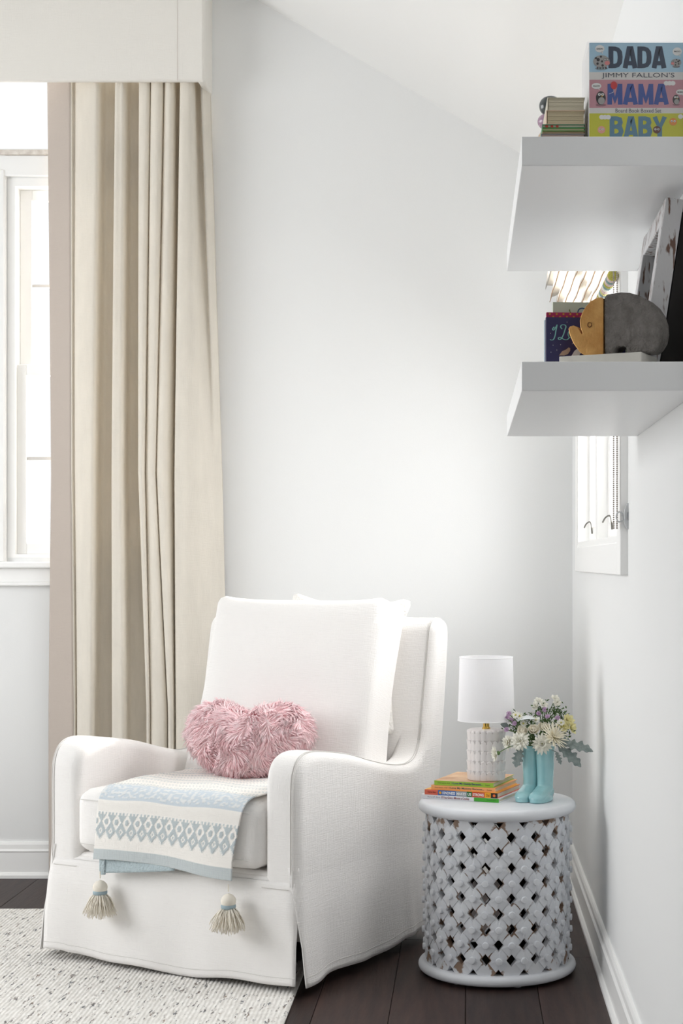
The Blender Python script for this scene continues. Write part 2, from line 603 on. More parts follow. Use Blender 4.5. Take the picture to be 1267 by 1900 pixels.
# ------------------------------------------------------------------ cornice box and curtain
M_linen_white = mat('cornice_linen', srgb(232, 229, 223), 0.85, spec=0.1, weave=0.35)
co = thing('curtain_cornice', 'cream linen upholstered cornice box above the curtain', 'cornice', (-1.9, BACK, 3.02))
def lp(root, mb):
    L = root.location
    mb.v = [(p[0] - L.x, p[1] - L.y, p[2] - L.z) for p in mb.v]
    return mb
lp(co, MB().box(-2.8, -0.983, BACK - 0.185, BACK - 0.16, 3.02, 3.44)).build('front_board', M_linen_white, co, bevel=0.008, bseg=3)
lp(co, MB().box(-1.008, -0.98, BACK - 0.183, BACK - 0.002, 3.0185, 3.44)).build('side_return', M_linen_white, co, bevel=0.008, bseg=3)
lp(co, MB().box(-2.8, -1.006, BACK - 0.162, BACK - 0.004, 3.41, 3.435)).build('top_board', M_linen_white, co)
lp(co, MB().tube([(-1.082, BACK - 0.1855, 3.022), (-1.082, BACK - 0.1855, 3.435)], 0.0011, 5)).build('seam', mat('seam_thread', srgb(214, 206, 200), 0.9), co)

M_curtain = mat('curtain_linen', srgb(233, 227, 216), 0.9, spec=0.08, weave=0.5, trans=0.10, var=0.05, vscale=30, stretch=(1, 1, 0.25))
KN = [(80, 87, 83, .06), (105, 109, 110, .088), (131, 131, 136, .115), (134, 135, 139, .10), (150, 150, 147, .13), (170, 165, 162, .15),
      (186, 177, 175, .15), (189, 181, 178, .065), (203, 196, 194, .06), (215, 209, 209, .065), (217, 211, 211, .15), (226, 221, 223, .16), (234, 230, 234, .15), (236, 232, 237, .065),
      (247, 245, 254, .06), (257, 256, 271, .065), (260, 259, 274, .14), (271, 265, 277, .16), (280, 270, 280, .15), (281.5, 271, 281, .10), (283, 272, 282, .14),
      (294, 282, 296, .16), (304, 290, 310, .15), (305.5, 291, 312, .10), (307, 293, 314, .14), (317, 304, 320, .16), (325, 317, 325, .14),
      (327, 323, 326, .075), (335, 325.5, 327, .075), (337, 327, 328.5, .15), (347, 345, 345, .165), (358, 365, 362, .15), (360, 376, 376, .125, .06),
      (367, 388, 392, .085, .05), (371, 397, 404, .05, .10), (383, 405, 414, .02, .03)]
ZK = [3.05, 1.55, 0.66, 0.012]
def curtain_row(z):
    if z >= ZK[1]:
        t = (z - ZK[1]) / (ZK[0] - ZK[1]); w = (t, 1 - t, 0)
    elif z >= ZK[2]:
        t = (z - ZK[2]) / (ZK[1] - ZK[2]); w = (0, t, 1 - t)
    else:
        w = (0, 0, 1)
    pts = []
    for i, kn in enumerate(KN):
        a, b, c, d = kn[:4]
        if len(kn) > 4:
            d = d + (kn[4] - d) * w[0] ** 0.7
        px = a * w[0] + b * w[1] + c * w[2]
        yy = BACK - d - 0.004 * sin(z * 2.1 + i)
        pts.append(((px - 865) * (BACK - 0.12) / 2900.0, yy))
    out = []
    for q in catmull(pts, 4):
        out.append((q[0], min(q[1], BACK - 0.008), z))
    return out
cu = thing('curtain', 'long cream pleated linen curtain hanging beside the window', 'curtain', (-1.3, BACK - 0.1, 0.0))
mb = MB()
rows = [curtain_row(0.012 + (3.10 - 0.012) * j / 60) for j in range(61)]
mb.grid(rows)
NB = 2 * 4 + 1          # profile points belonging to the contrast leading edge
band_mb = MB(); band_mb.grid([r[:NB] for r in rows])
lb = lp(cu, band_mb).build('leading_edge_band', mat('band_linen', srgb(198, 187, 178), 0.9, spec=0.08, weave=0.5, trans=0.08), cu, smooth=True, fix=False)
so = lb.modifiers.new('thickness', 'SOLIDIFY'); so.thickness = 0.0018; so.offset = 0
lb['label'] = 'taupe linen leading edge'
mb = MB(); mb.grid([r[NB - 1:] for r in rows])
cf = lp(cu, mb).build('panel', M_curtain, cu, smooth=True, fix=False)
so = cf.modifiers.new('thickness', 'SOLIDIFY'); so.thickness = 0.0018; so.offset = 0

# ------------------------------------------------------------------ roman shade with pompom trim on the right window, bead chain, cleat
M_shade = mat('shade_cotton', srgb(242, 239, 234), 0.9, spec=0.05, trans=0.45, weave=0.3)
rs = thing('roman_shade', 'white roman shade with tan-edged folds and pompom trim, on right window', 'window shade', (RIGHT - 0.02, 4.8, 1.93))
LIPS = [(0.372, 1.945), (0.366, 1.985), (0.357, 2.02), (0.347, 2.057), (0.335, 2.095), (0.320, 2.13), (0.300, 2.155), (0.283, 2.19)]
prof = []
for i, (xx, zz) in enumerate(LIPS):
    prof.append((xx, zz))
    if i < len(LIPS) - 1:
        nx, nz = LIPS[i + 1]
        prof.append((xx + 0.004, zz + 0.03)); prof.append((min(xx + 0.022, 0.384), zz + 0.05)); prof.append(((nx + 0.006), nz + 0.016))
prof += [(0.290, 2.25), (0.318, 2.31), (0.352, 2.40), (0.372, 2.46)]
YS0, YS1 = 3.985, 5.60
mb = MB()
mb.grid([[(px, YS0 + (YS1 - YS0) * k / 24, pz + 0.004 * sin(k * 1.3 + j)) for k in range(25)] for j, (px, pz) in enumerate(prof)])
f1 = lp(rs, mb).build('fabric', M_shade, rs, smooth=True, fix=False)
sd = f1.modifiers.new('thickness', 'SOLIDIFY'); sd.thickness = 0.0016; sd.offset = 0
M_tape = mat('tan_tape', srgb(176, 132, 84), 0.8)
for i, (xx, zz) in enumerate(LIPS[:-1]):
    lp(rs, MB().tube([(xx - 0.001, YS0 + (YS1 - YS0) * k / 24, zz - 0.001 + 0.004 * sin(k * 1.3 + 4 * i)) for k in range(25)], 0.0011, 5)).build('fold_tape', M_tape, rs)
lp(rs, MB().box(0.368, 0.388, YS0, YS1, 2.452, 2.474)).build('headrail', M_trim, rs)
PCOL = [srgb(190, 184, 96), srgb(226, 205, 199), srgb(142, 165, 163), srgb(238, 235, 226), srgb(214, 208, 150)]
pm = [mat('pompom_%s' % n, c, 0.95, spec=0.05, bump=0.8, bscale=260) for n, c in zip(('olive', 'blush', 'teal', 'white', 'straw'), PCOL)]
pms = [MB().sphere((0, 0, 0), 0.0145, 14, 9).mesh('pompom', m, True) for m in pm]
k = 0
y = YS0 + 0.012
while y < YS1:
    o = bpy.data.objects.new('pompom', pms[[0, 1, 2, 1, 0, 2, 3, 1, 4, 2, 3][k % 11]])
    COL.objects.link(o); o.parent = rs
    o.location = (0.375 - rs.location.x, y - rs.location.y, 1.952 - rs.location.z)
    y += 0.0285; k += 1

M_bead = mat('steel_bead', srgb(165, 158, 150), 0.4, metal=0.6)
bc = MB()
for sx, ph in ((0.374, 0.0), (0.382, 0.5)):
    z = 2.45
    i = 0
    while z > 1.305:
        bc.sphere((sx, 3.968 - 0.006 * ph, z), 0.0026, 6, 4)
        z -= 0.0054
tag(lp_o := bc.build('bead_chain', M_bead, None, smooth=True), 'thin metal bead chain hanging at the near window casing', 'chain')
cl = thing('cord_cleat', 'small clear plastic chain holder screwed to the window casing', 'chain holder', (RIGHT - 0.005, 3.962, 1.335))
M_clear = mat('clear_plastic', srgb(228, 230, 232), 0.08, spec=0.6)
MATS['clear_plastic'].node_tree.nodes['Principled BSDF'].inputs['Transmission Weight'].default_value = 0.5
mb = MB()
out = [(0.011 * cos(2 * pi * i / 20), 0.034 * sin(2 * pi * i / 20)) for i in range(20)]
mb.prism(out, 'y', -0.014, 0.0)
mb.build('plate', M_clear, cl, bevel=0.003, bseg=3, loc=(0.004, 0, 0))
MB().prism([(0.0035 * cos(2 * pi * i / 10), 0.011 * sin(2 * pi * i / 10)) for i in range(10)], 'y', -0.016, -0.0141).build('slot', mat('slot_grey', srgb(150, 152, 156), 0.4), cl, loc=(0.004, 0, 0))
MB().tube([(-0.017 + 0.009 * cos(2 * pi * i / 16), -0.006, -0.002 + 0.013 * sin(2 * pi * i / 16)) for i in range(16)], 0.0022, 6, closed=True).build('chain_loop', M_clear, cl, smooth=True)

# ------------------------------------------------------------------ rug
def rug_material():
    m = bpy.data.materials.new('rug_wool')
    m.use_nodes = True
    nt = m.node_tree
    b = nt.nodes['Principled BSDF']
    b.inputs['Roughness'].default_value = 0.95
    b.inputs['Specular IOR Level'].default_value = 0.05
    tc = nt.nodes.new('ShaderNodeTexCoord')
    def nz(scale, st, det=4):
        mp = nt.nodes.new('ShaderNodeMapping')
        mp.inputs['Scale'].default_value = st
        nt.links.new(tc.outputs['Object'], mp.inputs['Vector'])
        n = nt.nodes.new('ShaderNodeTexNoise')
        n.inputs['Scale'].default_value = scale
        n.inputs['Detail'].default_value = det
        nt.links.new(mp.outputs['Vector'], n.inputs['Vector'])
        return n.outputs['Fac']
    def ramp(fac, p0, c0, p1, c1):
        r = nt.nodes.new('ShaderNodeValToRGB')
        r.color_ramp.elements[0].position, r.color_ramp.elements[1].position = p0, p1
        r.color_ramp.elements[0].color, r.color_ramp.elements[1].color = (*c0, 1), (*c1, 1)
        nt.links.new(fac, r.inputs['Fac'])
        return r.outputs['Color']
    base = ramp(nz(10, (8, 3, 1)), 0.35, srgb(216, 213, 208), 0.65, srgb(234, 232, 228))
    fleck = ramp(nz(3.2, (20, 4.2, 1), 3), 0.53, (0, 0, 0), 0.60, (1, 1, 1))
    fine = ramp(nz(30, (6, 1.5, 1), 2), 0.50, (0, 0, 0), 0.60, (1, 1, 1))
    mul = nt.nodes.new('ShaderNodeMixRGB'); mul.blend_type = 'MULTIPLY'; mul.inputs[0].default_value = 1
    nt.links.new(fleck, mul.inputs[1]); nt.links.new(fine, mul.inputs[2])
    tint = ramp(nz(3, (30, 6, 1), 1), 0.45, srgb(116, 118, 121), 0.75, srgb(160, 142, 128))
    mix = nt.nodes.new('ShaderNodeMixRGB')
    nt.links.new(mul.outputs[0], mix.inputs[0]); nt.links.new(base, mix.inputs[1]); nt.links.new(tint, mix.inputs[2])
    nt.links.new(mix.outputs[0], b.inputs['Base Color'])
    w = nt.nodes.new('ShaderNodeTexWave')
    w.wave_type = 'BANDS'; w.bands_direction = 'X'
    w.inputs['Scale'].default_value = 26
    w.inputs['Distortion'].default_value = 1.5
    w.inputs['Detail'].default_value = 2
    nt.links.new(tc.outputs['Object'], w.inputs['Vector'])
    ad = nt.nodes.new('ShaderNodeMath'); ad.operation = 'MULTIPLY_ADD'
    nt.links.new(nz(160, (1, 1, 1), 2), ad.inputs[0]); ad.inputs[1].default_value = 0.9
    nt.links.new(w.outputs['Fac'], ad.inputs[2])
    bp = nt.nodes.new('ShaderNodeBump')
    bp.inputs['Strength'].default_value = 0.45; bp.inputs['Distance'].default_value = 0.004
    nt.links.new(ad.outputs[0], bp.inputs['Height'])
    nt.links.new(bp.outputs['Normal'], b.inputs['Normal'])
    return m
mb = MB().box(-1.55, 1.55, -1.3, 1.3, 0.0005, 0.013)
rug = mb.build('rug', rug_material(), None, bevel=0.005, loc=(-0.478 - 1.55, 5.44 - 1.3, 0))
tag(rug, 'cream and grey flecked wool rug under the armchair', 'rug')

# ------------------------------------------------------------------ armchair
CHL, CHR = Vector((-0.689, 4.940, 0)), radians(-27.0)
W, D = 0.91, 0.82
HW, HD = W / 2, D / 2
M_slip = mat('slipcover_linen', srgb(238, 236, 234), 0.85, spec=0.12, weave=0.5, bump=0.14, bscale=9)
M_stitch = mat('slipcover_seam', srgb(214, 212, 209), 0.9, spec=0.05)
ch = thing('armchair', 'white slipcovered armchair with skirt beside the curtain', 'armchair', CHL, CHR)
BASEZ = 0.016
# arm outline in (y, z), y measured from the front
def yz(pts):
    return [(a - HD, b) for a, b in pts]
arm_top = catmull([(0.0, 0.30), (0.0, 0.45), (0.0, 0.57), (0.008, 0.625), (0.035, 0.662), (0.085, 0.677), (0.17, 0.670), (0.30, 0.648), (0.42, 0.617), (0.53, 0.592), (0.62, 0.580), (0.675, 0.583), (0.715, 0.60), (0.742, 0.64), (0.757, 0.70)], 5)
back_ctl = [(0.757, 0.70), (0.789, 0.86), (0.808, 0.965), (0.818, 1.005), (0.842, 1.030), (0.878, 1.034), (0.908, 1.020), (0.921, 0.985), (0.915, 0.90), (0.895, 0.74), (0.872, 0.58), (0.848, 0.40), (0.832, 0.27), (0.81, 0.18)]
arm_out = arm_top[:-1] + catmull(back_ctl, 5) + catmull([(0.77, 0.15), (0.70, 0.135), (0.40, 0.13), (0.12, 0.13), (0.05, 0.15), (0.01, 0.20), (0.0, 0.27)], 4)
arm_outline = yz(arm_out)
ARMW = 0.118
for s in (1, -1):
    a, b = (HW - ARMW, HW) if s > 0 else (-HW, -HW + ARMW)
    sl = slab(arm_outline, a, b, 0.030, 6)
    def roll(p):
        return p
    sl.build('arm', M_slip, ch, angle=50)
    # double-stitched seam along the outer front/top edge of the arm
    for dx, dn in ((0.026, 0.0005), (0.019, 0.0012)):
        xx = s * (HW - dx)
        MB().tube([(xx, p[0] - HD, p[1]) if False else (xx, p[0] - HD + (-0.0004), p[1] + 0.0002) for p in arm_top], 0.0013, 5).build('seam', M_stitch, ch, smooth=True)
# back slab between the two sides
back_out = catmull([(0.69, 0.30), (0.72, 0.50)] + back_ctl + [(0.765, 0.15), (0.715, 0.18), (0.69, 0.24)], 5, closed=True)
_n = len(back_out)
_sh = []
for i in range(_n):
    t = (Vector(back_out[(i + 1) % _n]) - Vector(back_out[i - 1])).normalized()
    _sh.append((back_out[i][0] - t.y * -0.0006 * -1, back_out[i][1] + t.x * -0.0006))
back_outline = yz(_sh)
slab(back_outline, -HW + 0.032, HW - 0.032, 0.004, 2).build('back', M_slip, ch, angle=50)
for dx in (0.022, 0.028):
    MB().tube([(HW - dx, p[0] - HD - 0.0004, p[1]) for p in catmull([(0.744, 0.645)] + back_ctl[:8], 5)], 0.0013, 5).build('seam', M_stitch, ch, smooth=True)
# seat platform between the arms
MB().box(-HW + 0.10, HW - 0.10, -HD + 0.012, 0.33, 0.12, 0.338).build('seat_deck', M_slip, ch, bevel=0.02, bseg=3)
# front skirt: rail between the arms then cloth falling to the floor
def hemz(u):
    return BASEZ + 0.012 + 0.007 * sin(7.5 * u + 0.6) + 0.004 * sin(19 * u)
rows = []
NU, NV = 60, 26
for j in range(NV + 1):
    t = j / NV
    row = []
    for i in range(NU + 1):
        x_ = -HW + 0.001 + (W - 0.002) * i / NU
        u = (x_ + HW) / W
        inner = 1 if (ARMW + 0.0 < u * W < W - ARMW) else 0
        zt = 0.318
        hz = hemz(u)
        if u < 0.10: hz += 0.010 * (1 - u / 0.10) ** 0.5
        z = zt + (hz - zt) * t
        wv = 0.004 * t * sin(6.0 * u * pi + 1.0) + 0.003 * t * sin(14 * u + 2) + 0.0015 * t * sin(31 * u)
        puff = 0.004 * sin(pi * min(1, t * 2.2)) * (0.6 + 0.4 * sin(9 * u + 1))
        edge = min(u, 1 - u) * W
        e_ = min(edge, 0.030)
        cr_ = (0.030 - sqrt(max(0, 0.030 ** 2 - (0.030 - e_) ** 2))) * max(0, 1 - 1.6 * t)
        row.append((x_, -HD + 0.001 - 0.006 * min(1, t * 4) - 0.007 * t - wv - puff * 0.5 + cr_, z))
    rows.append(row)
sk = MB(); sk.grid(rows)
# tuck the top edge under the cushion
sk.grid([[(p[0] * 0.98, p[1] + 0.002, p[2]) for p in rows[0]], [(p[0] * 0.98, p[1] + 0.02, p[2] + 0.012) for p in rows[0]]])
o = sk.build('front_skirt', M_slip, ch, smooth=True)
sf = o.modifiers.new('thickness', 'SOLIDIFY'); sf.thickness = 0.004; sf.offset = 0
MB().tube([(rows[NV - 2][i][0], rows[NV - 2][i][1] - 0.0022, rows[NV - 2][i][2]) for i in range(NU + 1)], 0.001, 5).build('hem_stitch', M_stitch, ch)
# arm-bottom seams on the front
for s in (1, -1):
    xa, xb = (HW - ARMW, HW - 0.03) if s > 0 else (-HW + 0.03, -HW + ARMW)
    MB().tube([(xa + (xb - xa) * k / 6, -HD - 0.0062, 0.300) for k in range(7)], 0.0013, 5).build('seam', M_stitch, ch)
# side skirts hanging from the outer arm face
for s in (1, -1):
    rows = []
    for j in range(25):
        t = j / 24
        row = []
        for i in range(56):
            v = i / 55
            yy = -HD - 0.002 + (D + 0.0) * v
            hz = BASEZ + 0.014 + 0.010 * sin(9 * v + 0.3) * (0.3 + v) + 0.012 * v
            z = 0.36 + (hz - 0.36) * t
            fold = t * t * (0.010 * sin(10 * v + 1.2) + 0.006 * sin(23 * v + 0.4) + 0.012 * exp(-((v - 0.42) / 0.07) ** 2) - 0.012 * exp(-((v - 0.60) / 0.09) ** 2) + 0.010 * exp(-((v - 0.76) / 0.03) ** 2))
            e_ = min(v * D, 0.030)
            cr_ = (0.030 - sqrt(max(0, 0.030 ** 2 - (0.030 - e_) ** 2))) * max(0, 1 - 1.5 * t)
            xx = s * (HW - 0.0035 + 0.0055 * min(1, t * 2.5) + 0.012 * t ** 1.6 + fold * 1.2 - cr_)
            row.append((xx, yy, z))
        rows.append(row)
    o = MB().grid(rows, flip=(s < 0)).build('side_skirt', M_slip, ch, smooth=True)
    sf = o.modifiers.new('thickness', 'SOLIDIFY'); sf.thickness = 0.004; sf.offset = 0
    MB().tube([(p[0] + s * 0.0022, p[1], p[2]) for p in rows[22]], 0.001, 5).build('hem_stitch', M_stitch, ch)
# rear skirt
MB().box(-HW, HW, HD - 0.012, HD - 0.004, BASEZ + 0.015, 0.30).build('rear_skirt', M_slip, ch)
# plinth that carries the chair (swivel base, in the dark under the skirt)
pl = MB().lathe([(0.28, 0.0135), (0.28, 0.04), (0.10, 0.05), (0.10, 0.13)], 36)
pl.build('swivel_base', mat('base_black', srgb(30, 28, 27), 0.5), ch, loc=(0, 0.0, 0))

# seat cushion
CUW = W - 2 * ARMW - 0.004
def seatfn(p):
    # loose front edge, slight sag
    p = Vector(p)
    p.z += 0.004 * sin(p.x * 9 + 1.0) * (1 if p.z > 0 else 0.3)
    return p
cu_ = rbox(CUW, 0.70, 0.195, 0.045, 14, (0.0, 0.008, 0.014), seatfn)
cu_.build('seat_cushion', M_slip, ch, smooth=True, loc=(0, -HD - 0.022 + 0.35, 0.338 + 0.0975 + 0.006))
for dz in (0.066, -0.066):
    MB().tube([(-CUW / 2 + 0.03 + (CUW - 0.06) * k / 20, -HD - 0.0265 - 0.008 * (1 - (2 * k / 20 - 1) ** 2), 0.4415 + dz) for k in range(21)], 0.0012, 5).build('seam', M_stitch, ch)

# back cushion, leaning
BW, BH, BT = 0.672, 0.62, 0.17
def backfn(p):
    p = Vector(p)
    u, v = p.x / (BW / 2), p.z / (BH / 2)
    # pulled-in sides, ears at the top corners
    p.x *= 1 - 0.035 * (1 - v * v) * abs(u)
    p.z += 0.018 * (u ** 4) * max(v, 0) ** 2 - 0.006 * (1 if v > 0 else 0)
    p.x *= 1 + 0.03 * (-v)
    p.y += 0.004 * sin(11 * u + 3 * v) * (1 - v * v)
    return p
bcx = HW - 0.422
bk = rbox(BW, BT, BH, 0.034, 16, (0, 0.035, 0), backfn)
bo = bk.build('back_cushion', M_slip, ch, smooth=True)
bo.location = (bcx, 0.225, 0.785)
bo.rotation_euler = (radians(-17), 0, radians(1.5))
sm = []
for k in range(25):
    v = -1 + 2 * k / 24
    q = backfn((BW / 2 - 0.016, -BT / 2 + 0.018, v * (BH / 2 - 0.03)))
    sm.append(tuple(q))
MB().tube(sm, 0.0013, 5).build('seam', M_stitch, bo, smooth=True)
MB().tube([(p[0] - 0.009, p[1] - 0.009, p[2]) for p in sm], 0.0013, 5).build('seam', M_stitch, bo, smooth=True)

def chair_world(p):
    return Matrix.Translation(CHL) @ Matrix.Rotation(CHR, 4, 'Z') @ Vector(p)

# ------------------------------------------------------------------ knit cushion peeking out behind the back cushion
M_knit = mat('knit_white', srgb(238, 236, 232), 0.9, spec=0.05, bump=0.7, bscale=120)
def kfn(p):
    p = Vector(p)
    u, v = p.x / 0.23, p.z / 0.23
    e = (abs(u) * abs(v)) ** 2
    p.x *= 1 - 0.14 * (1 - v * v) * abs(u) + 0.07 * e
    p.z *= 1 - 0.13 * (1 - u * u) * abs(v) + 0.07 * e
    p.y *= 1.15 - 0.95 * max(abs(u), abs(v)) ** 3
    return p
kc = rbox(0.45, 0.10, 0.44, 0.03, 12, (0, 0.02, 0), kfn).build('knit_cushion', M_knit, None, smooth=True)
kc.location = chair_world((HW - 0.330, 0.360, 0.884))
kc.rotation_euler = (radians(-12), radians(2), CHR)
tag(kc, 'white knitted cushion tucked behind the armchair back cushion', 'cushion')

# ------------------------------------------------------------------ throw blanket on the seat
def throw_colour(u, v):
    """u across (m), v from the hem (m)"""
    B, Cc = srgb(186, 195, 198), srgb(240, 237, 232)
    if v < 0.030:
        rib = 0.5 + 0.5 * sin(u * 2 * pi / 0.0065)
        k = 0.15 + 0.35 * rib * (0.5 + 0.5 * sin(v * 2 * pi / 0.006))
        return tuple(B[i] * (1 - k * 0.5) + Cc[i] * k * 0.5 for i in range(3)), 0.0012 * rib
    if v < 0.060:
        return Cc, 0.0004 * sin((u + v) * 2 * pi / 0.006)
    if v < 0.142:
        P = 0.0385
        du = abs(((u / P) + 0.5) % 1 - 0.5) * 2            # 0 on the axis of the upper diamonds
        d1 = du + abs(v - 0.114) / 0.030
        rr = hypot(du * P / 2, (v - 0.114) * 0.8)
        if rr < 0.0072: return B, 0.0014
        if d1 < 0.86: return Cc, 0.0
        if v >= 0.114:
            return (B if (v < 0.134 or (int(u / 0.0065) % 2)) else Cc), 0.001
        du2 = 1 - du
        d2 = du2 + abs(v - 0.086) / 0.025
        if d2 < 0.20: return B, 0.001
        if d2 < 0.42: return Cc, 0.0
        if d2 < 1.0 or v > 0.086: return B, 0.0012
        if (int(u / 0.0045) + int(v / 0.0045)) % 2 and d2 < 1.3: return tuple(0.5 * (B[i] + Cc[i]) for i in range(3)), 0.0
        return Cc, 0.0
    if v < 0.180:
        return Cc, 0.0004 * sin((u - v) * 2 * pi / 0.006)
    if v < 0.245:
        n = mnoise.noise(Vector((u * 90, v * 120, 0)))
        k = 0.5 if n > 0.05 else 0.0
        if v < 0.188: k = 0
        L = srgb(202, 211, 218)
        return tuple(L[i] * (1 - k) + Cc[i] * k for i in range(3)), 0.0012 * (1 if k else 0)
    w = (v - 0.245) % 0.043
    if w < 0.004 or 0.015 < w < 0.019:
        on = (int(u / 0.006) + int(v / 0.004)) % 2
        return (B if on else Cc), 0.0016 * on
    return Cc, 0.0006 * sin(u * 2 * pi / 0.007)

ctop = 0.338 + 0.195 + 0.006 + 0.016
front_y = -HD - 0.022 - 0.0135
path = []     # (y, z) from the hem upwards
R_ = 0.050
v = 0.0
hang = 0.168
top_edge = ctop - R_
def throw_pt(v):
    if v < hang:
        return (front_y - 0.003, top_edge - hang + v)
    a = (v - hang) / R_
    if a < pi / 2:
        return (front_y - 0.003 + R_ * (1 - cos(a)), top_edge + R_ * sin(a))
    dd = v - hang - R_ * pi / 2
    return (front_y - 0.003 + R_ + dd, ctop + 0.004 * min(1, dd / 0.1))
th = thing('throw_blanket', 'pale blue and cream patterned throw with tassels on the armchair seat', 'blanket', CHL, CHR)
NUT, NVT = 210, 250
LEN = 0.62
rows, cols = [], []
for j in range(NVT + 1):
    v = LEN * j / NVT
    yl = HW - 0.690 + 0.03 * min(1, v / 0.45)
    yr = HW - 0.190 + 0.050 * min(1, max(0, (v - 0.05) / 0.25))
    row = []
    for i in range(NUT + 1):
        u = i / NUT
        x_ = yl + (yr - yl) * u
        yy, zz = throw_pt(v)
        fr = max(0, 1 - v / (hang + 0.03))
        zz += -0.012 * fr * (0.5 - 0.5 * cos(pi * u)) + 0.012 * fr * sin(pi * u * 1.3) * 0.6
        yy -= fr * (0.006 + 0.006 * sin(8 * u + 1.0) + 0.006 * u)
        zz += 0.0025 * sin(u * 13 + v * 20) * (0.3 if v < hang else 1)
        c, h = throw_colour(u * 0.515, v)
        yy -= h * (1 if v < hang + 0.04 else 0)
        zz += h * (0 if v < hang + 0.04 else 1)
        row.append((x_, yy, zz)); cols.append(c)
    rows.append(row)
mb = MB(); mb.grid(rows)
me = mb.mesh('cloth', None, True, fix=False)
ca = me.color_attributes.new('dye', 'FLOAT_COLOR', 'POINT')
for i, c in enumerate(cols):
    ca.data[i].color = (*c, 1)
mt = mat('throw_cotton', srgb(236, 234, 230), 0.92, spec=0.05, weave=0.5)
an = mt.node_tree.nodes.new('ShaderNodeAttribute'); an.attribute_name = 'dye'
mt.node_tree.links.new(an.outputs['Color'], mt.node_tree.nodes['Principled BSDF'].inputs['Base Color'])
me.materials.append(mt)
o = bpy.data.objects.new('cloth', me); COL.objects.link(o); o.parent = th
sd = o.modifiers.new('thickness', 'SOLIDIFY'); sd.thickness = 0.004; sd.offset = -1
# folded-under layer showing below the hem at the left
M_band = mat('throw_band', srgb(182, 196, 201), 0.92, spec=0.05, bump=0.6, bscale=180)
xl = HW - 0.668
rows = []
for j in range(9):
    t = j / 8
    rows.append([(xl + 0.27 * i / 24, front_y - 0.004 - 0.004 * t, 0.355 - (0.355 - (0.297 + 0.030 * (i / 24) ** 1.1)) * t) for i in range(25)])
o = MB().grid(rows).build('folded_layer', M_band, th, smooth=True)
sd = o.modifiers.new('thickness', 'SOLIDIFY'); sd.thickness = 0.004
MB().box(xl - 0.002, xl + 0.018, front_y - 0.011, front_y - 0.004, 0.293, 0.345).build('folded_corner', M_band, th, bevel=0.002)
M_tas = mat('tassel_cotton', srgb(232, 226, 214), 0.95, spec=0.05)
M_tasband = mat('tassel_band', srgb(158, 176, 184), 0.9, spec=0.05)
def tassel(x_, y_, z_, seed):
    r = random.Random(seed)
    K = 1.3
    c = MB().lathe([(0.0015, -0.006), (0.0095, -0.009), (0.0150, -0.015), (0.0170, -0.021), (0.0160, -0.028), (0.014, -0.031)], 16, capb=False)
    t = c.build('tassel', M_tas, th, smooth=True, loc=(x_, y_, z_))
    t.scale = (K, K, K)
    MB().lathe([(0.0145, -0.038), (0.0163, -0.036), (0.0163, -0.031), (0.0145, -0.029)], 16).build('band', M_tasband, t, smooth=True)
    s = MB()
    for k in range(230):
        a = r.uniform(0, 2 * pi); q = sqrt(r.random())
        r0 = 0.0135 * q; r1 = (0.041 + r.uniform(-0.004, 0.006)) * q
        L_ = 0.055 + r.uniform(-0.008, 0.008) - 0.012 * q
        wob = r.uniform(-0.003, 0.003)
        pts = []
        for m_ in range(5):
            tt = m_ / 4
            rr = r0 + (r1 - r0) * tt ** 0.7
            pts.append((rr * cos(a) + wob * sin(pi * tt * 2), min(rr * sin(a), 0.011) * 0.9 + wob * tt, -0.035 - L_ * tt))
        s.tube(pts, 0.0010, 4)
    tag(s.build('fringe', M_tas, t, smooth=True), kind='stuff')
    MB().tube([(0, 0, -0.002), (0, 0, 0.014)], 0.0016, 5).build('loop', M_tas, t)
tassel(xl + 0.008, front_y - 0.018, 0.286, 1)
tassel(HW - 0.196, front_y - 0.022, 0.292, 2)

# ------------------------------------------------------------------ pink heart cushion
HC = Vector((HW - 0.405, -0.07, 0.672))
hroot = thing('heart_cushion', 'fluffy pink heart-shaped cushion on the armchair seat', 'cushion', chair_world((HC.x, HC.y, ctop - 0.020)), CHR + radians(6))
def heart2(t):
    # t in 0..2pi
    x_ = 0.150 * 1.12 * sin(t) ** 3 * 1.0
    z_ = 0.0100 * (13 * cos(t) - 3.0 * cos(2 * t) - 1.8 * cos(3 * t) - 0.6 * cos(4 * t))
    # fuller, flatter heart
    x_ = 0.186 * math.copysign(abs(sin(t)) ** 1.75, sin(t))
    return x_, z_ * 0.86
HN, HM = 64, 18
hp = [heart2(2 * pi * i / HN) for i in range(HN)]
zmin = min(p[1] for p in hp); zmax = max(p[1] for p in hp)
rows = []
for j in range(2 * HM + 1):
    a = -pi / 2 + pi * j / (2 * HM)
    rho, yy = max(cos(a), 0.002) ** 0.75, 0.075 * sin(a)
    rows.append([(hp[i][0] * rho, yy, (hp[i][1]) * rho) for i in range(HN)])
tilt = Matrix.Translation((0, 0.0, -zmin * 0.97 + 0.012)) @ Matrix.Rotation(radians(-16), 4, 'X')
hb = MB(); hb.grid(rows, closed_u=True); hb.xform(tilt @ Matrix.Scale(1.10, 4))
M_pinkb = mat('pink_backing', srgb(254, 234, 236), 0.95, spec=0.05)
ho = hb.build('pad', M_pinkb, hroot, smooth=True)
fr = random.Random(5)
fur = MB()
me = ho.data
polys = [(p.center.copy(), p.normal.copy(), p.area) for p in me.polygons]
tot = sum(p[2] for p in polys)
NF = 9500
polys_v = [[me.vertices[i].co.copy() for i in p.vertices] for p in me.polygons]
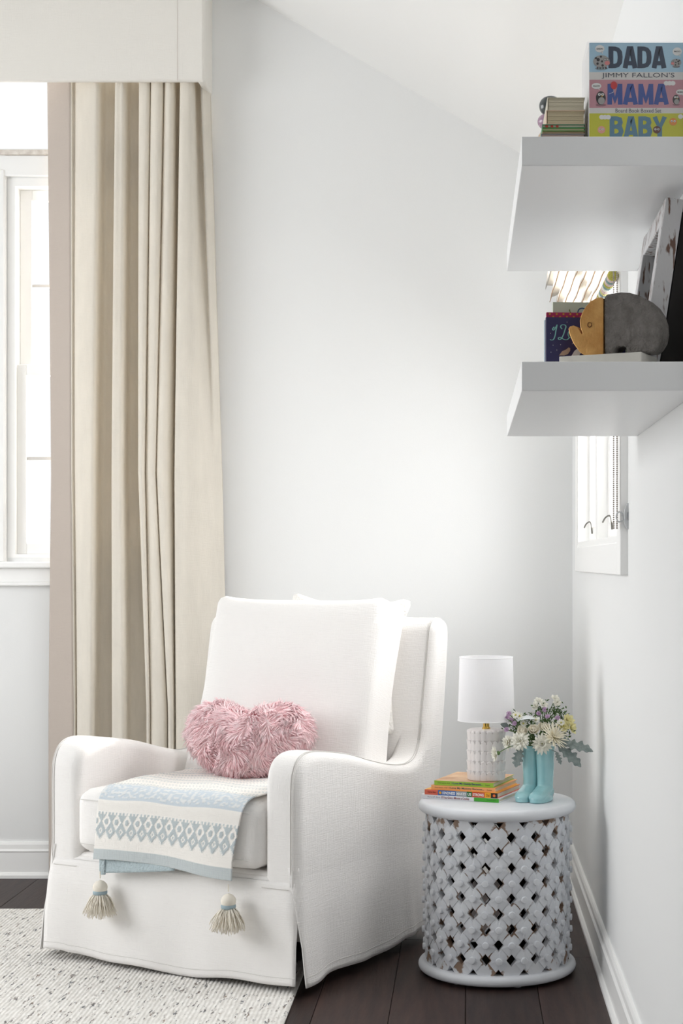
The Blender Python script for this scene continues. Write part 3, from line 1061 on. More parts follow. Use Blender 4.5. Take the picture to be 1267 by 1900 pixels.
for (c, n, ar), vv in zip(polys, polys_v):
    cnt = ar / tot * NF
    k = int(cnt) + (1 if fr.random() < cnt - int(cnt) else 0)
    for _ in range(k):
        a, b = fr.random(), fr.random()
        p = vv[0] * (1 - a) * (1 - b) + vv[1] * a * (1 - b) + vv[2] * a * b + vv[3] * (1 - a) * b
        cn = Vector((mnoise.noise(p * 22), mnoise.noise(p * 22 + Vector((9, 3, 1))), mnoise.noise(p * 22 + Vector((4, 7, 2)))))
        g_ = Vector((0, 0, -0.55)) + cn * 1.7 + Vector((p.x * 3.0, 0, p.z * 1.0 - 0.1))
        tg = g_ - n * g_.dot(n)
        if tg.length < 1e-4: tg = n.orthogonal()
        d = (tg.normalized() * 0.85 + n * 0.42 + Vector((fr.uniform(-.22, .22), fr.uniform(-.22, .22), fr.uniform(-.22, .22)))).normalized()
        big = fr.random() < 0.72
        if big: d = (d - n * 0.12).normalized()
        Lh = fr.uniform(0.026, 0.040) if big else fr.uniform(0.034, 0.050)
        q1 = p + d * Lh * 0.5
        q2 = p + d * Lh * 0.95 + Vector((0, 0, -Lh * 0.12)) + cn * 0.006
        s1 = d.cross(Vector((fr.uniform(-1, 1), fr.uniform(-1, 1), fr.uniform(-1, 1)))).normalized()
        s2 = d.cross(s1)
        w0, w1_ = (0.0030, 0.0026) if big else (0.0011, 0.0010)
        ring = []
        for q, w_ in ((p, w0), (q1, w1_)):
            ring += [q + s1 * w_, q - s1 * w_ * 0.5 + s2 * w_ * 0.87, q - s1 * w_ * 0.5 - s2 * w_ * 0.87]
        fur.add(ring + [q2], [(0, 1, 4, 3), (1, 2, 5, 4), (2, 0, 3, 5), (3, 4, 6), (4, 5, 6), (5, 3, 6)])
M_fur = mat('pink_fur', srgb(255, 233, 236), 0.9, spec=0.15, col2=srgb(254, 218, 222), vscale=45, trans=0.05)
fo_ = fur.build('fur', M_fur, hroot, smooth=True, fix=False)
tag(fo_, kind='stuff')

# ------------------------------------------------------------------ drum side table
TX, TY = 0.092, 4.67
M_tab = mat('table_paint', srgb(222, 225, 230), 0.5, spec=0.35, var=0.04, vscale=20)
M_tabworn = mat('table_paint_worn', srgb(212, 214, 218), 0.6, spec=0.3, col2=srgb(140, 118, 102), vscale=26)
_r = M_tabworn.node_tree.nodes['Color Ramp'].color_ramp.elements
_r[0].position, _r[1].position = 0.42, 0.47
tb = thing('side_table', 'white carved drum side table with diamond lattice sides', 'side table', (TX, TY, 0))
RT, RB = 0.235, 0.2135
def rim(z0, z1, r):
    h = (z1 - z0) / 2
    pr = [(r - 0.012 - h, z0)]
    for k in range(13):
        a = -pi / 2 + pi * k / 12
        pr.append((r - h * 0.95 + h * 0.95 * cos(a), (z0 + z1) / 2 + h * sin(a)))
    pr.append((r - 0.012 - h, z1))
    return pr
MB().lathe(rim(0.478, 0.510, RT), 96).build('top', M_tab, tb, smooth=False, angle=40)
MB().lathe(rim(0.008, 0.038, RT), 96).build('base_ring', M_tab, tb, angle=40)
for a in (0.9, 2.5, 4.05, 5.0):
    MB().lathe([(0.012, 0.0), (0.013, 0.003), (0.013, 0.0085)], 14).build('foot', M_tab, tb, loc=(0.19 * cos(a), 0.19 * sin(a), 0))
NC, NR = 36, 10
ZB, ZT = 0.0375, 0.4745
hgt = (ZT - ZB) / NR
wid = 2 * pi * RB / NC
hx, hz_ = 0.0152, 0.0175
def cyl(u, z, r):
    a = u / RB - pi / 2
    return (r * cos(a), r * sin(a), z)
lat, lin = MB(), MB()
RI = RB - 0.018
def clampz(z): return max(ZB, min(ZT, z))
for i in range(NC):
    for j in range(NR + 1):
        if (i + j) % 2:
            continue
        cu0, cz = i * wid, ZB + j * hgt
        outer = [(cu0 + wid, cz), (cu0, cz + hgt), (cu0 - wid, cz), (cu0, cz - hgt)]
        inner = [(cu0 + hx, cz), (cu0, cz + hz_), (cu0 - hx, cz), (cu0, cz - hz_)]
        K = 3
        for q in range(4):
            if j == 0 and q in (2, 3): continue
            if j == NR and q in (0, 1): continue
            def line(side, rr):
                a, b = side[q], side[(q + 1) % 4]
                return [cyl(a[0] + (b[0] - a[0]) * t / K, clampz(a[1] + (b[1] - a[1]) * t / K), rr) for t in range(K + 1)]
            lat.grid([line(outer, RB), line(inner, RB), line(inner, RI)])
            lin.grid([line(inner, RI - 0.0002), line(outer, RI - 0.0002)])
lat.lathe([(RI, ZT - 0.0001), (RB, ZT - 0.0001), (RB, 0.4795), (RI, 0.4795)], 72, capb=False, capt=False)
lat.build('lattice_drum', M_tabworn, tb, angle=35, fix=True)
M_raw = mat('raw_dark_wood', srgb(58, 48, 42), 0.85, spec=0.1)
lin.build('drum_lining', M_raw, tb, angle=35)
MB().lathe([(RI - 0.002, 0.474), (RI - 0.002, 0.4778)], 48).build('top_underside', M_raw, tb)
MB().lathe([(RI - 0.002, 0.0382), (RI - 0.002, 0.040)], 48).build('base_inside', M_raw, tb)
# leaf tile with button, one object each
def leaf_mesh(m):
    g = 0.0018
    t = 1.0 / (wid / hx + hgt / hz_)
    ox = [(-(wid - hx) + g, 0.0), (-wid + t * wid + g * 1.2, -t * hgt - 0.0), (-t * wid - 0.0, -hgt + t * hgt + g * 1.2), (0, -(hgt - hz_) + g)]
    half = ox[:]
    pts = [(-wid + hx + g, 0), (-(1 - t) * wid + g, -t * hgt), (-t * wid, -(1 - t) * hgt + g), (0, -hgt + hz_ + g),
           (t * wid, -(1 - t) * hgt + g), ((1 - t) * wid - g, -t * hgt), (wid - hx - g, 0)]
    # rounded shoulders at the top
    top = [((1 - t) * wid - g * 2.4, t * hgt), (0.72 * wid * 0.78, 0.40 * hgt), (0.33 * wid, 0.60 * hgt), (t * wid * 0.9, (1 - t) * hgt * 0.86), (0, hgt - hz_ - g * 2),
           (-t * wid * 0.9, (1 - t) * hgt * 0.86), (-0.33 * wid, 0.60 * hgt), (-0.72 * wid * 0.78, 0.40 * hgt), (-(1 - t) * wid + g * 2.4, t * hgt)]
    pts = pts + top
    mb = MB()
    n = len(pts)
    def P(u, z, r): 
        a = u / RB
        return (r * sin(a), -r * cos(a) + RB, z)
    base = [P(u, z, RB - 0.0005) for u, z in pts]
    mid = [P(u * 0.985, z * 0.985, RB + 0.0022) for u, z in pts]
    inn = [P(u * 0.5, z * 0.5, RB + 0.0036 - 0.0) for u, z in pts]
    mb.grid([base, mid, inn], closed_u=True)
    k = mb.add([P(0, 0, RB + 0.004)], [])
    for i in range(n):
        mb.f.append((2 * n + i, 2 * n + (i + 1) % n, k))
    return mb.mesh('leaf_tile', m)
def button_mesh(m):
    mb = MB()
    rows = []
    for r, d in ((0.0100, 0.002), (0.0100, 0.0080), (0.0090, 0.0098), (0.005, 0.0104), (0.0002, 0.0105)):
        rows.append([(r * cos(2 * pi * k / 14), -d, r * sin(2 * pi * k / 14)) for k in range(14)])
    mb.grid(rows, closed_u=True)
    me = mb.mesh('button', m)
    me.shade_smooth(); me.set_sharp_from_angle(angle=radians(50))
    return me
M_leafs = [M_tab, mat('table_paint_b', srgb(216, 219, 225), 0.5, spec=0.35, var=0.05, vscale=25)]
lm = [leaf_mesh(m) for m in M_leafs]
bmsh = button_mesh(M_tab)
rg = random.Random(11)
for i in range(NC):
    a = (i * wid) / RB - pi / 2
    for j in range(1, NR):
        if (i + j) % 2 == 0:
            continue
        z = ZB + j * hgt
        o = bpy.data.objects.new('leaf_tile', rg.choice(lm)); COL.objects.link(o); o.parent = tb
        o.location = (RB * cos(a), RB * sin(a), z)
        o.rotation_euler = (rg.uniform(-0.015, 0.015), rg.uniform(-0.03, 0.03), a + pi / 2)
        b = bpy.data.objects.new('button', bmsh); COL.objects.link(b); b.parent = o
        b.location = (rg.uniform(-0.002, 0.002), -0.001, -0.001 + rg.uniform(-0.002, 0.002))
    # half leaves along the rims are part of the drum face
    for j in (0, NR):
        if (i + j) % 2 == 0:
            continue

# ------------------------------------------------------------------ books on the table
BANG = atan2(-0.094, 0.2325)      # spine runs from back-left to front-right
def colmat(name, rgb, rough=0.4):
    return mat(name, srgb(*rgb), rough, spec=0.4)
M_page = mat('page_block', srgb(232, 226, 206), 0.8, spec=0.1, bump=0.5, bscale=12, stretch=(1, 1, 160))
def flat_book(name, label, cx_r, cy_r, z, L, dep, th_, ang, cover, spine_bits, top_bits=None, group='picture books stacked on the side table'):
    """origin = front-right lower corner of the spine; x runs along the spine to the right, y away from the spine"""
    b = thing(name, label, 'book', (cx_r, cy_r, z), ang, group)
    M_c = cover
    ct = 0.0016
    MB().box(-L, 0, 0, dep, 0, ct).build('lower_cover', M_c, b)
    up = MB().box(-L, 0, 0, dep, th_ - ct, th_).build('upper_cover', M_c, b)
    sp = MB().box(-L, 0, 0, ct, ct, th_ - ct).build('spine', M_c, b)
    MB().box(-L + 0.003, -0.003, ct, dep - 0.003, ct, th_ - ct).build('pages', M_page, b)
    for bit in spine_bits:
        if bit[0] == 'rect':
            _, u0, u1, m = bit[:4]
            v0, v1 = bit[4:6] if len(bit) > 4 else (0.0, th_)
            flat(sp, 'colour_block', m, rect(u0, v0, u1, v1), (-L, -0.0004, 0), (1, 0, 0), (0, 0, 1))
        elif bit[0] == 'oval':
            _, u, r, m = bit
            flat(sp, 'emblem', m, oval(u, th_ / 2, r, r), (-L, -0.0006, 0), (1, 0, 0), (0, 0, 1))
        else:
            _, s, u0, u1, v0, v1, m, bold = bit
            lettering(s, m, sp, (-L + u0, -0.0008, v0 * th_), (1, 0, 0), (0, 0, 1), u1 - u0, (v1 - v0) * th_, bold)
    if top_bits:
        for u0, v0, u1, v1, m in top_bits:
            flat(up, 'cover_print', m, rect(u0, v0, u1, v1), (-L, 0, th_ + 0.0003), (1, 0, 0), (0, 1, 0))
    return b
ink = colmat('ink_dark', (45, 50, 40))
navy = colmat('ink_navy', (38, 48, 120))
whitep = colmat('print_white', (240, 240, 238))
maroon = colmat('ink_maroon', (130, 30, 36))
ex, ey = cos(BANG), sin(BANG)
px_, py_ = 0.096, 4.597
L0 = 0.250
zt = 0.5105
def off(d_along, d_back):
    return (px_ + ex * d_along - ey * d_back, py_ + ey * d_along + ex * d_back)
g1 = colmat('cover_white', (236, 237, 242))
x0, y0 = off(0, 0)
flat_book('picture_book', 'thin white-spined picture book with green end, bottom of the table stack', x0, y0, zt, 0.250, 0.200, 0.0115, BANG, g1,
          [('rect', 0.171, 0.250, colmat('print_green', (72, 168, 52))),
           ('text', 'Numeroff / Bond', 0.022, 0.062, 0.30, 0.68, colmat('ink_grey', (110, 112, 130)), 0.0),
           ('text', 'If You Give a Mouse a Cookie', 0.067, 0.156, 0.22, 0.82, maroon, 0.012),
           ('text', 'HarperCollins', 0.212, 0.240, 0.32, 0.68, colmat('ink_green', (30, 80, 26)), 0.0)])
zt += 0.0118
x0, y0 = off(-0.006, 0.004)
rb_ = colmat('print_blue', (74, 112, 178)); gy = colmat('print_grey', (150, 158, 166)); gn = colmat('print_dgreen', (44, 112, 62)); rd = colmat('print_red', (206, 76, 48)); og = colmat('print_gold', (236, 166, 40)); bl = colmat('print_black', (34, 30, 28))
flat_book('picture_book', 'picture book with red, blue, grey and gold colour-block spine on the table', x0, y0, zt, 0.232, 0.205, 0.0150, BANG + 0.02, colmat('cover_coral', (222, 108, 86)),
          [('rect', 0.043, 0.101, rb_), ('rect', 0.101, 0.135, gy), ('rect', 0.135, 0.152, gn), ('rect', 0.152, 0.192, rd), ('rect', 0.192, 0.211, og), ('rect', 0.211, 0.232, bl),
           ('oval', 0.0505, 0.0042, og), ('oval', 0.2215, 0.0042, colmat('print_orange', (232, 110, 44))),
           ('text', 'Sophie Beer', 0.010, 0.037, 0.30, 0.72, maroon, 0.0),
           ('text', 'KINDNESS', 0.058, 0.098, 0.22, 0.78, whitep, 0.03), ('text', 'MAKES', 0.103, 0.133, 0.22, 0.78, whitep, 0.02),
           ('text', 'US', 0.138, 0.149, 0.22, 0.78, whitep, 0.03), ('text', 'STRONG', 0.154, 0.189, 0.22, 0.78, whitep, 0.03), ('text', 'Dial', 0.197, 0.207, 0.25, 0.75, maroon, 0.0)],
          [(0.0, 0.0, 0.232, 0.205, og)])
zt += 0.0153
x0, y0 = off(-0.016, 0.012)
flat_book('picture_book', 'orange-spined picture book, second from the top under the lamp', x0, y0, zt, 0.203, 0.205, 0.0130, BANG + 0.035, colmat('cover_orange', (242, 172, 110)),
          [('text', 'Porter-Gaylord - Wolff', 0.012, 0.052, 0.36, 0.66, ink, 0.0), ('text', 'I Love My Mommy Because...', 0.057, 0.168, 0.26, 0.80, colmat('ink_slate', (70, 90, 100)), 0.012), ('text', 'Dutton', 0.177, 0.192, 0.36, 0.66, ink, 0.0)])
zt += 0.0133
x0, y0 = off(-0.024, 0.016)
flat_book('picture_book', 'green-spined picture book on top of the stack, directly under the lamp', x0, y0, zt, 0.186, 0.205, 0.0135, BANG + 0.05, colmat('cover_lime', (152, 190, 66)),
          [('text', 'Porter-Gaylord - Wolff', 0.012, 0.050, 0.36, 0.66, ink, 0.0), ('text', 'I Love My Daddy Because...', 0.056, 0.153, 0.26, 0.80, navy, 0.014), ('text', 'Dutton', 0.162, 0.176, 0.36, 0.66, ink, 0.0)],
          [(0.0, 0.0, 0.186, 0.205, mat('print_peach', srgb(226, 188, 146), 0.4, spec=0.4, col2=srgb(196, 142, 96), vscale=16)), ])
tbk = bpy.data.objects[-1] if False else None
zt += 0.0135
LZ = zt + 0.0006

# ------------------------------------------------------------------ table lamp
LX, LY = 0.060, 4.705
lampr = thing('table_lamp', 'small table lamp with white drum shade and scalloped ceramic base on books', 'lamp', (LX, LY, LZ))
BR, BHH = 0.0575, 0.152
NR5, NS = 5, 20
mb = MB()
rows = []
NZ, NA = 110, 260
for j in range(NZ + 1):
    z = BHH * j / NZ
    row = []
    q = z / BHH * NR5
    k = min(int(q), NR5 - 1); f = q - k
    for i in range(NA):
        a = 2 * pi * i / NA
        s = (a / (2 * pi) * NS) % 1.0
        du = (s - 0.5) * 2
        # each row is a ring of feather shapes with rounded tops
        head = 0.68 + 0.29 * sqrt(max(0, 1 - du * du))
        d = 0.0
        if f < head:
            d = 0.0008 + 0.0036 * (f / head) ** 1.5 + 0.0018 * sqrt(max(0, 1 - du * du))
            d *= min(1, (head - f) / 0.05 + 0.25)
        edge = min(1.0, (BHH - z) / 0.008, z / 0.004 + 0.3)
        r = BR - 0.0035 + d - 0.006 * (1 - edge) ** 2
        row.append((r * cos(a), r * sin(a), z))
    rows.append(row)
mb.grid(rows, closed_u=True)
o = len(mb.v)
mb.f.append(tuple(range(NA))[::-1])
mb.f.append(tuple(NZ * NA + i for i in range(NA)))
mb.build('ceramic_base', mat('scallop_ceramic', srgb(222, 217, 215), 0.38, spec=0.45, coat=0.2), lampr, angle=75)
M_brass = mat('brass', srgb(212, 178, 96), 0.22, metal=1.0)
MB().lathe([(0.0125, 0.151), (0.0125, 0.156), (0.0095, 0.158), (0.0095, 0.186), (0.006, 0.188), (0.006, 0.215)], 20).build('brass_neck', M_brass, lampr, angle=40)
SZ0, SZ1 = 0.177, 0.368
mb = MB()
NA = 64
prof = [(0.0858, SZ0), (0.0800, SZ1), (0.0788, SZ1), (0.0846, SZ0)]
mb.grid([[(r * cos(2 * pi * i / NA), r * sin(2 * pi * i / NA), z) for i in range(NA)] for r, z in prof], closed_u=True, closed_v=True)
sh = mb.build('shade', mat('shade_linen', srgb(248, 248, 249), 0.85, spec=0.1, trans=0.5, weave=0.25), lampr, angle=40)
for r, z in ((0.0858, SZ0 + 0.001), (0.0800, SZ1 - 0.001)):
    MB().tube([((r) * cos(2 * pi * i / 48), (r) * sin(2 * pi * i / 48), z) for i in range(48)], 0.0014, 6, closed=True).build('shade_trim', mat('shade_trim', srgb(242, 242, 243), 0.8), sh, smooth=True)
sp = MB()
for a in (0.3, 0.3 + 2 * pi / 3, 0.3 + 4 * pi / 3):
    sp.tube([(0.005 * cos(a), 0.005 * sin(a), 0.212), (0.079 * cos(a), 0.079 * sin(a), SZ0 + 0.172)], 0.0011, 5)
sp.build('spider', M_brass, lampr)
MB().sphere((0, 0, 0.245), 0.026, 14, 10, (1, 1, 1.15)).build('bulb', mat('bulb_frost', srgb(245, 244, 240), 0.4), lampr, smooth=True)

# ------------------------------------------------------------------ rain boot vase
VX, VY, VZ = 0.213, 4.655, 0.5105
vs = thing('boot_vase', 'turquoise glazed vase shaped like a pair of rain boots', 'vase', (VX, VY, VZ))
M_teal = mat('teal_glaze', srgb(156, 202, 206), 0.16, spec=0.6, coat=0.6, col2=srgb(142, 192, 198), vscale=14)
FA = radians(-118)         # toe direction in plan
fx, fy = cos(FA), sin(FA)
sx_, sy_ = -fy, fx
def boot(side):
    """loft of ovals: shaft rings then foot, remeshed into one smooth skin"""
    mb = MB()
    cx0, cy0 = side * 0.0232 * sx_, side * 0.0232 * sy_
    def ring(cxx, cyy, z, a, b, n=24):
        return [(cxx + fx * a * cos(2 * pi * i / n) + sx_ * b * sin(2 * pi * i / n), cyy + fy * a * cos(2 * pi * i / n) + sy_ * b * sin(2 * pi * i / n), z) for i in range(n)]
    rings = []
    for z, a, b, sh_ in ((0.004, 0.026, 0.0245, 0.0), (0.03, 0.027, 0.0235, -0.001), (0.06, 0.0275, 0.0235, -0.003), (0.10, 0.030, 0.0255, -0.003), (0.135, 0.031, 0.0268, -0.002), (0.151, 0.0305, 0.0268, -0.002), (0.153, 0.032, 0.028, -0.002), (0.162, 0.032, 0.028, -0.002)):
        rings.append(ring(cx0 + fx * sh_, cy0 + fy * sh_, z, a, b))
    o = len(mb.v)
    mb.grid(rings, closed_u=True)
    mb.f.append(tuple(range(24))[::-1]); mb.f.append(tuple((len(rings) - 1) * 24 + i for i in range(24)))
    # foot: rings marching towards the toe
    fr_ = []
    for d, w_, h_ in ((-0.026, 0.018, 0.03), (-0.015, 0.0235, 0.048), (0.0, 0.0245, 0.055), (0.015, 0.0245, 0.052), (0.030, 0.0255, 0.043), (0.045, 0.0265, 0.036), (0.058, 0.0255, 0.032), (0.068, 0.021, 0.027), (0.074, 0.012, 0.019)):
        row = []
        for i in range(20):
            t = 2 * pi * i / 20
            uu = w_ * cos(t)
            zz = h_ * (0.5 + 0.5 * sin(t)) ** 0.8
            zz = max(zz, 0.0)
            row.append((cx0 + fx * d + sx_ * uu, cy0 + fy * d + sy_ * uu, zz))
        fr_.append(row)
    o = len(mb.v)
    mb.grid(fr_, closed_u=True)
    mb.f.append(tuple(o + i for i in range(20))[::-1]); mb.f.append(tuple(o + (len(fr_) - 1) * 20 + i for i in range(20)))
    # sole welt
    sole = []
    for k_, (gr, z) in enumerate(((0.0, 0.0), (0.003, 0.002), (0.003, 0.008), (0.0015, 0.009), (0.0028, 0.0105), (0.0025, 0.015), (-0.001, 0.018))):
        pts = []
        for i in range(36):
            t = 2 * pi * i / 36
            dl = 0.050 * cos(t) + 0.024
            wl = (0.0245 + 0.002 * cos(t)) * (abs(sin(t)) ** 0.75) * (1 if sin(t) > 0 else -1)
            dd = Vector((dl - 0.024, wl)); 
            k2 = 1 + gr / max(dd.length, 0.01)
            dl2, wl2 = 0.024 + (dl - 0.024) * k2, wl * k2
            pts.append((cx0 + fx * dl2 + sx_ * wl2, cy0 + fy * dl2 + sy_ * wl2, z))
        sole.append(pts)
    o = len(mb.v)
    mb.grid(sole, closed_u=True)
    mb.f.append(tuple(o + i for i in range(36))[::-1]); mb.f.append(tuple(o + 6 * 36 + i for i in range(36)))
    ob = mb.build('boot', M_teal, vs)
    rm = ob.modifiers.new('remesh', 'REMESH'); rm.mode = 'VOXEL'; rm.voxel_size = 0.0018; rm.use_smooth_shade = True
    smo = ob.modifiers.new('smooth', 'SMOOTH'); smo.factor = 0.5; smo.iterations = 4
    dg = bpy.context.evaluated_depsgraph_get()
    me = bpy.data.meshes.new_from_object(ob.evaluated_get(dg))
    ob.modifiers.clear()
    ob.data = me
    me.shade_smooth()
    # dark opening
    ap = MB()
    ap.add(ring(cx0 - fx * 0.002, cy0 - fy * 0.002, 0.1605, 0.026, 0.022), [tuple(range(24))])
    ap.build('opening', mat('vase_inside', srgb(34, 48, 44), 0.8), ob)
boot(-1); boot(1)

# ------------------------------------------------------------------ bouquet: every stem its own object
M_stem = mat('stem_green', srgb(84, 112, 58), 0.6)
M_leafg = mat('leaf_green', srgb(78, 108, 56), 0.55, trans=0.15, col2=srgb(58, 86, 42), vscale=60)
M_white = mat('petal_white', srgb(246, 245, 236), 0.7, trans=0.25)
M_cream = mat('petal_cream', srgb(252, 248, 234), 0.7, trans=0.25)
M_yel = mat('petal_yellow', srgb(248, 243, 194), 0.7, trans=0.25)
M_lil = mat('petal_lilac', srgb(214, 184, 214), 0.7, trans=0.2)
M_eye = mat('flower_eye', srgb(214, 206, 116), 0.8, bump=0.8, bscale=300)
M_dust = mat('dusty_leaf', srgb(150, 160, 158), 0.85, spec=0.1, col2=srgb(124, 136, 134), vscale=70, bump=0.3, bscale=200)
VB = Vector((VX, VY, 0))
fg = random.Random(21)
def frame(n):
    n = Vector(n).normalized()
    a = n.cross(Vector((0, 0, 1)))
    if a.length < 1e-4: a = Vector((1, 0, 0))
    a.normalize()
    return n, a, n.cross(a)
def petals(mb, c, n, count, L, wd, tilt, curl, r0=0.002, ph=0.0, jit=0.15, cup=0.0):
    n, a, b = frame(n)
    for k in range(count):
        t = 2 * pi * (k + fg.uniform(-jit, jit)) / count + ph
        rad = a * cos(t) + b * sin(t)
        tan = n.cross(rad)
        LL = L * fg.uniform(0.88, 1.1)
        tl = tilt + fg.uniform(-0.12, 0.12)
        rows = []
        for j in range(5):
            s = j / 4
            ang = tl + curl * s
            if j == 0:
                pos = Vector(c) + rad * r0
            else:
                pos = pos + (rad * cos(ang) + n * sin(ang)) * (LL / 4)
            up_ = (n * cos(ang) - rad * sin(ang))
            w_ = wd * (0.45 + 0.55 * sin(pi * min(1, s * 0.82 + 0.12))) * (1 if s < 0.95 else 0.45)
            rows.append([tuple(pos - tan * w_ / 2 + up_ * cup * w_), tuple(pos), tuple(pos + tan * w_ / 2 + up_ * cup * w_)])
        mb.grid(rows)
def ppos(px, py, dy=0.0):
    """bouquet spot written as photo offsets from the boots' axis, at bouquet depth"""
    s = 623.0
    return Vector(((px - 865) / s, VY + dy, 1.22 - (py - 1042) / s))
STEMBASE = Vector((VX, VY, VZ + 0.158))
def stem(parent, p, n, r=0.0014, base=None):
    b0 = base or (STEMBASE + Vector((fg.uniform(-0.03, 0.03), fg.uniform(-0.012, 0.012), 0.0)))
    q = p - Vector(n).normalized() * 0.004
    m = (b0 + q) / 2 + Vector((0, 0, 0.008))
    L_ = parent.location
    MB().tube([tuple(Vector(z) - L_) for z in catmull([tuple(b0), tuple(m), tuple(q)], 4)], r, 5).build('stem', M_stem, parent)
def flower(name, label, p, n, layers, m, eye=None, group=None, cat='flower', base=None, calyx=False):
    f = thing(name, label, cat, p, 0, group)
    mb = MB()
    for (count, L, wd, tilt, curl, r0, ph, cup, dz) in layers:
        petals(mb, Vector(n).normalized() * dz, n, count, L, wd, tilt, curl, r0, ph, 0.15, cup)
    o = mb.build('petals', m, f, smooth=True, fix=False)
    sd = o.modifiers.new('thickness', 'SOLIDIFY'); sd.thickness = 0.0005; sd.offset = 0
    if eye:
        nn = Vector(n).normalized()
        MB().sphere(tuple(nn * 0.002), eye, 10, 6).build('flower_eye', M_eye, f, smooth=True)
    if calyx:
        nn = Vector(n).normalized()
        MB().sphere(tuple(-nn * 0.004), 0.0065, 10, 7).build('calyx', M_stem, f, smooth=True)
    stem(f, p, n, base=base)
    return f
MUM = lambda k: [(16, 0.026 * k, 0.0085 * k, 0.10, -0.25, 0.003, 0.0, 0.12, 0.0), (14, 0.022 * k, 0.0080 * k, 0.40, -0.1, 0.003, 0.2, 0.15, 0.001), (11, 0.016 * k, 0.0070 * k, 0.75, 0.2, 0.002, 0.1, 0.2, 0.002), (8, 0.010 * k, 0.0055 * k, 1.1, 0.3, 0.001, 0.3, 0.2, 0.003)]
flower('chrysanthemum', 'white chrysanthemum at front left above the boot rim', ppos(964, 1372, -0.045), (-0.35, -0.8, 0.35), MUM(1.12), M_white, 0.004, 'white chrysanthemums in the vase')
flower('chrysanthemum', 'white chrysanthemum hanging over the front of the boot rim', ppos(1004, 1377, -0.050), (-0.02, -0.9, 0.2), MUM(1.12), M_white, 0.0045, 'white chrysanthemums in the vase')
flower('chrysanthemum', 'white chrysanthemum at far left, mostly behind its neighbour', ppos(942, 1376, -0.020), (-0.8, -0.45, 0.1), MUM(0.85), M_white, 0.004, 'white chrysanthemums in the vase')
flower('chrysanthemum', 'white chrysanthemum drooping left in front of the lamp base', ppos(921, 1393, -0.060), (-0.93, -0.25, -0.12), [(15, 0.023, 0.0075, 0.45, -0.1, 0.004, 0, 0.12, 0.0), (12, 0.018, 0.007, 0.9, 0.0, 0.003, 0.2, 0.12, 0.001)], M_white, 0.004, 'white chrysanthemums in the vase', base=Vector((VX - 0.045, VY - 0.03, VZ + 0.166)), calyx=True)
flower('spider_chrysanthemum', 'pale spiky chrysanthemum at the right of the bouquet front', ppos(1026, 1366, -0.040), (0.45, -0.62, 0.55), [(22, 0.048, 0.0052, 0.15, 0.25, 0.003, 0, 0.2, 0.0), (18, 0.042, 0.005, 0.5, 0.15, 0.003, 0.2, 0.2, 0.002), (14, 0.032, 0.0048, 0.9, 0.1, 0.002, 0.1, 0.2, 0.003)], M_cream, 0.004)
ROSE = [(6, 0.019, 0.019, 0.35, 0.85, 0.004, 0.0, 0.22, -0.006), (5, 0.017, 0.017, 0.75, 0.75, 0.003, 0.4, 0.26, -0.003), (5, 0.014, 0.014, 1.05, 0.7, 0.002, 0.2, 0.3, 0.0), (4, 0.011, 0.010, 1.25, 0.6, 0.001, 0.0, 0.3, 0.003), (3, 0.008, 0.008, 1.35, 0.5, 0.0005, 0.5, 0.3, 0.004)]
ROSE = [(a, b * 1.2, c * 1.2, d, e, f, g, h, i * 1.2) for a, b, c, d, e, f, g, h, i in ROSE]
for px, py, dy, n, w_ in ((969, 1357, -0.028, (-0.3, -0.75, 0.6), 'leftmost cream rose of the three in the bouquet'), (989, 1353, -0.034, (0.0, -0.8, 0.55), 'middle cream rose of the three in the bouquet'), (1007, 1349, -0.024, (0.15, -0.7, 0.65), 'rightmost cream rose of the three, beside the spiky flower')):
    flower('rose', w_, ppos(px, py, dy), n, ROSE, M_cream, None, 'cream roses in the vase')
for px, py, dy, n, w_ in ((1052, 1337, 0.0, (0.5, -0.6, 0.5), 'upper pale yellow flower at the right edge of the bouquet'), (1058, 1350, -0.01, (0.75, -0.5, 0.2), 'lower pale yellow flower at the right edge of the bouquet'), (1044, 1347, -0.015, (0.3, -0.8, 0.3), 'inner pale yellow flower at the right edge of the bouquet')):
    flower('yellow_blossom', w_, ppos(px, py, dy), n, [(7, 0.020, 0.014, 0.3, 0.3, 0.003, 0, 0.2, 0), (5, 0.014, 0.012, 0.8, 0.3, 0.002, 0.4, 0.2, 0.002)], M_yel, 0.003, 'pale yellow flowers in the vase')
for px, py, dy, n, w_ in ((999, 1302, 0.01, (-0.1, -0.5, 0.8), 'small white blossom at the upper left top of the bouquet'), (1008, 1308, 0.0, (0.2, -0.7, 0.6), 'white blossom just below the upper left top blossom'), (994, 1311, 0.0, (-0.4, -0.7, 0.4), 'white blossom left of the pair near the bouquet top'), (1030, 1297, 0.01, (0.0, -0.5, 0.8), 'topmost white blossom at the right top of the bouquet'), (1033, 1304, 0.0, (0.1, -0.85, 0.3), 'white blossom under the topmost blossom on the right')):
    flower('white_stock', w_, ppos(px, py, dy), n, [(6, 0.013, 0.010, 0.25, 0.3, 0.002, 0, 0.15, 0), (5, 0.009, 0.008, 0.8, 0.2, 0.001, 0.4, 0.15, 0.002)], M_white, None, 'white top blossoms of the bouquet')
lil = [(944, 1323, 'uppermost lilac aster at the left of the bouquet'), (940, 1331, 'lilac aster at the left edge beside the lampshade'), (955, 1341, 'large open lilac aster on the left side'), (948, 1336, 'lilac aster between two others on the left side'), (999, 1324, 'lilac aster left of centre near the top'), (1010, 1316, 'highest lilac aster near the top centre'), (1015, 1329, 'lilac aster right of centre near the top'), (940, 1353, 'lowest lilac aster at the left edge'), (1034, 1331, 'pale lilac aster at the right upper side')]
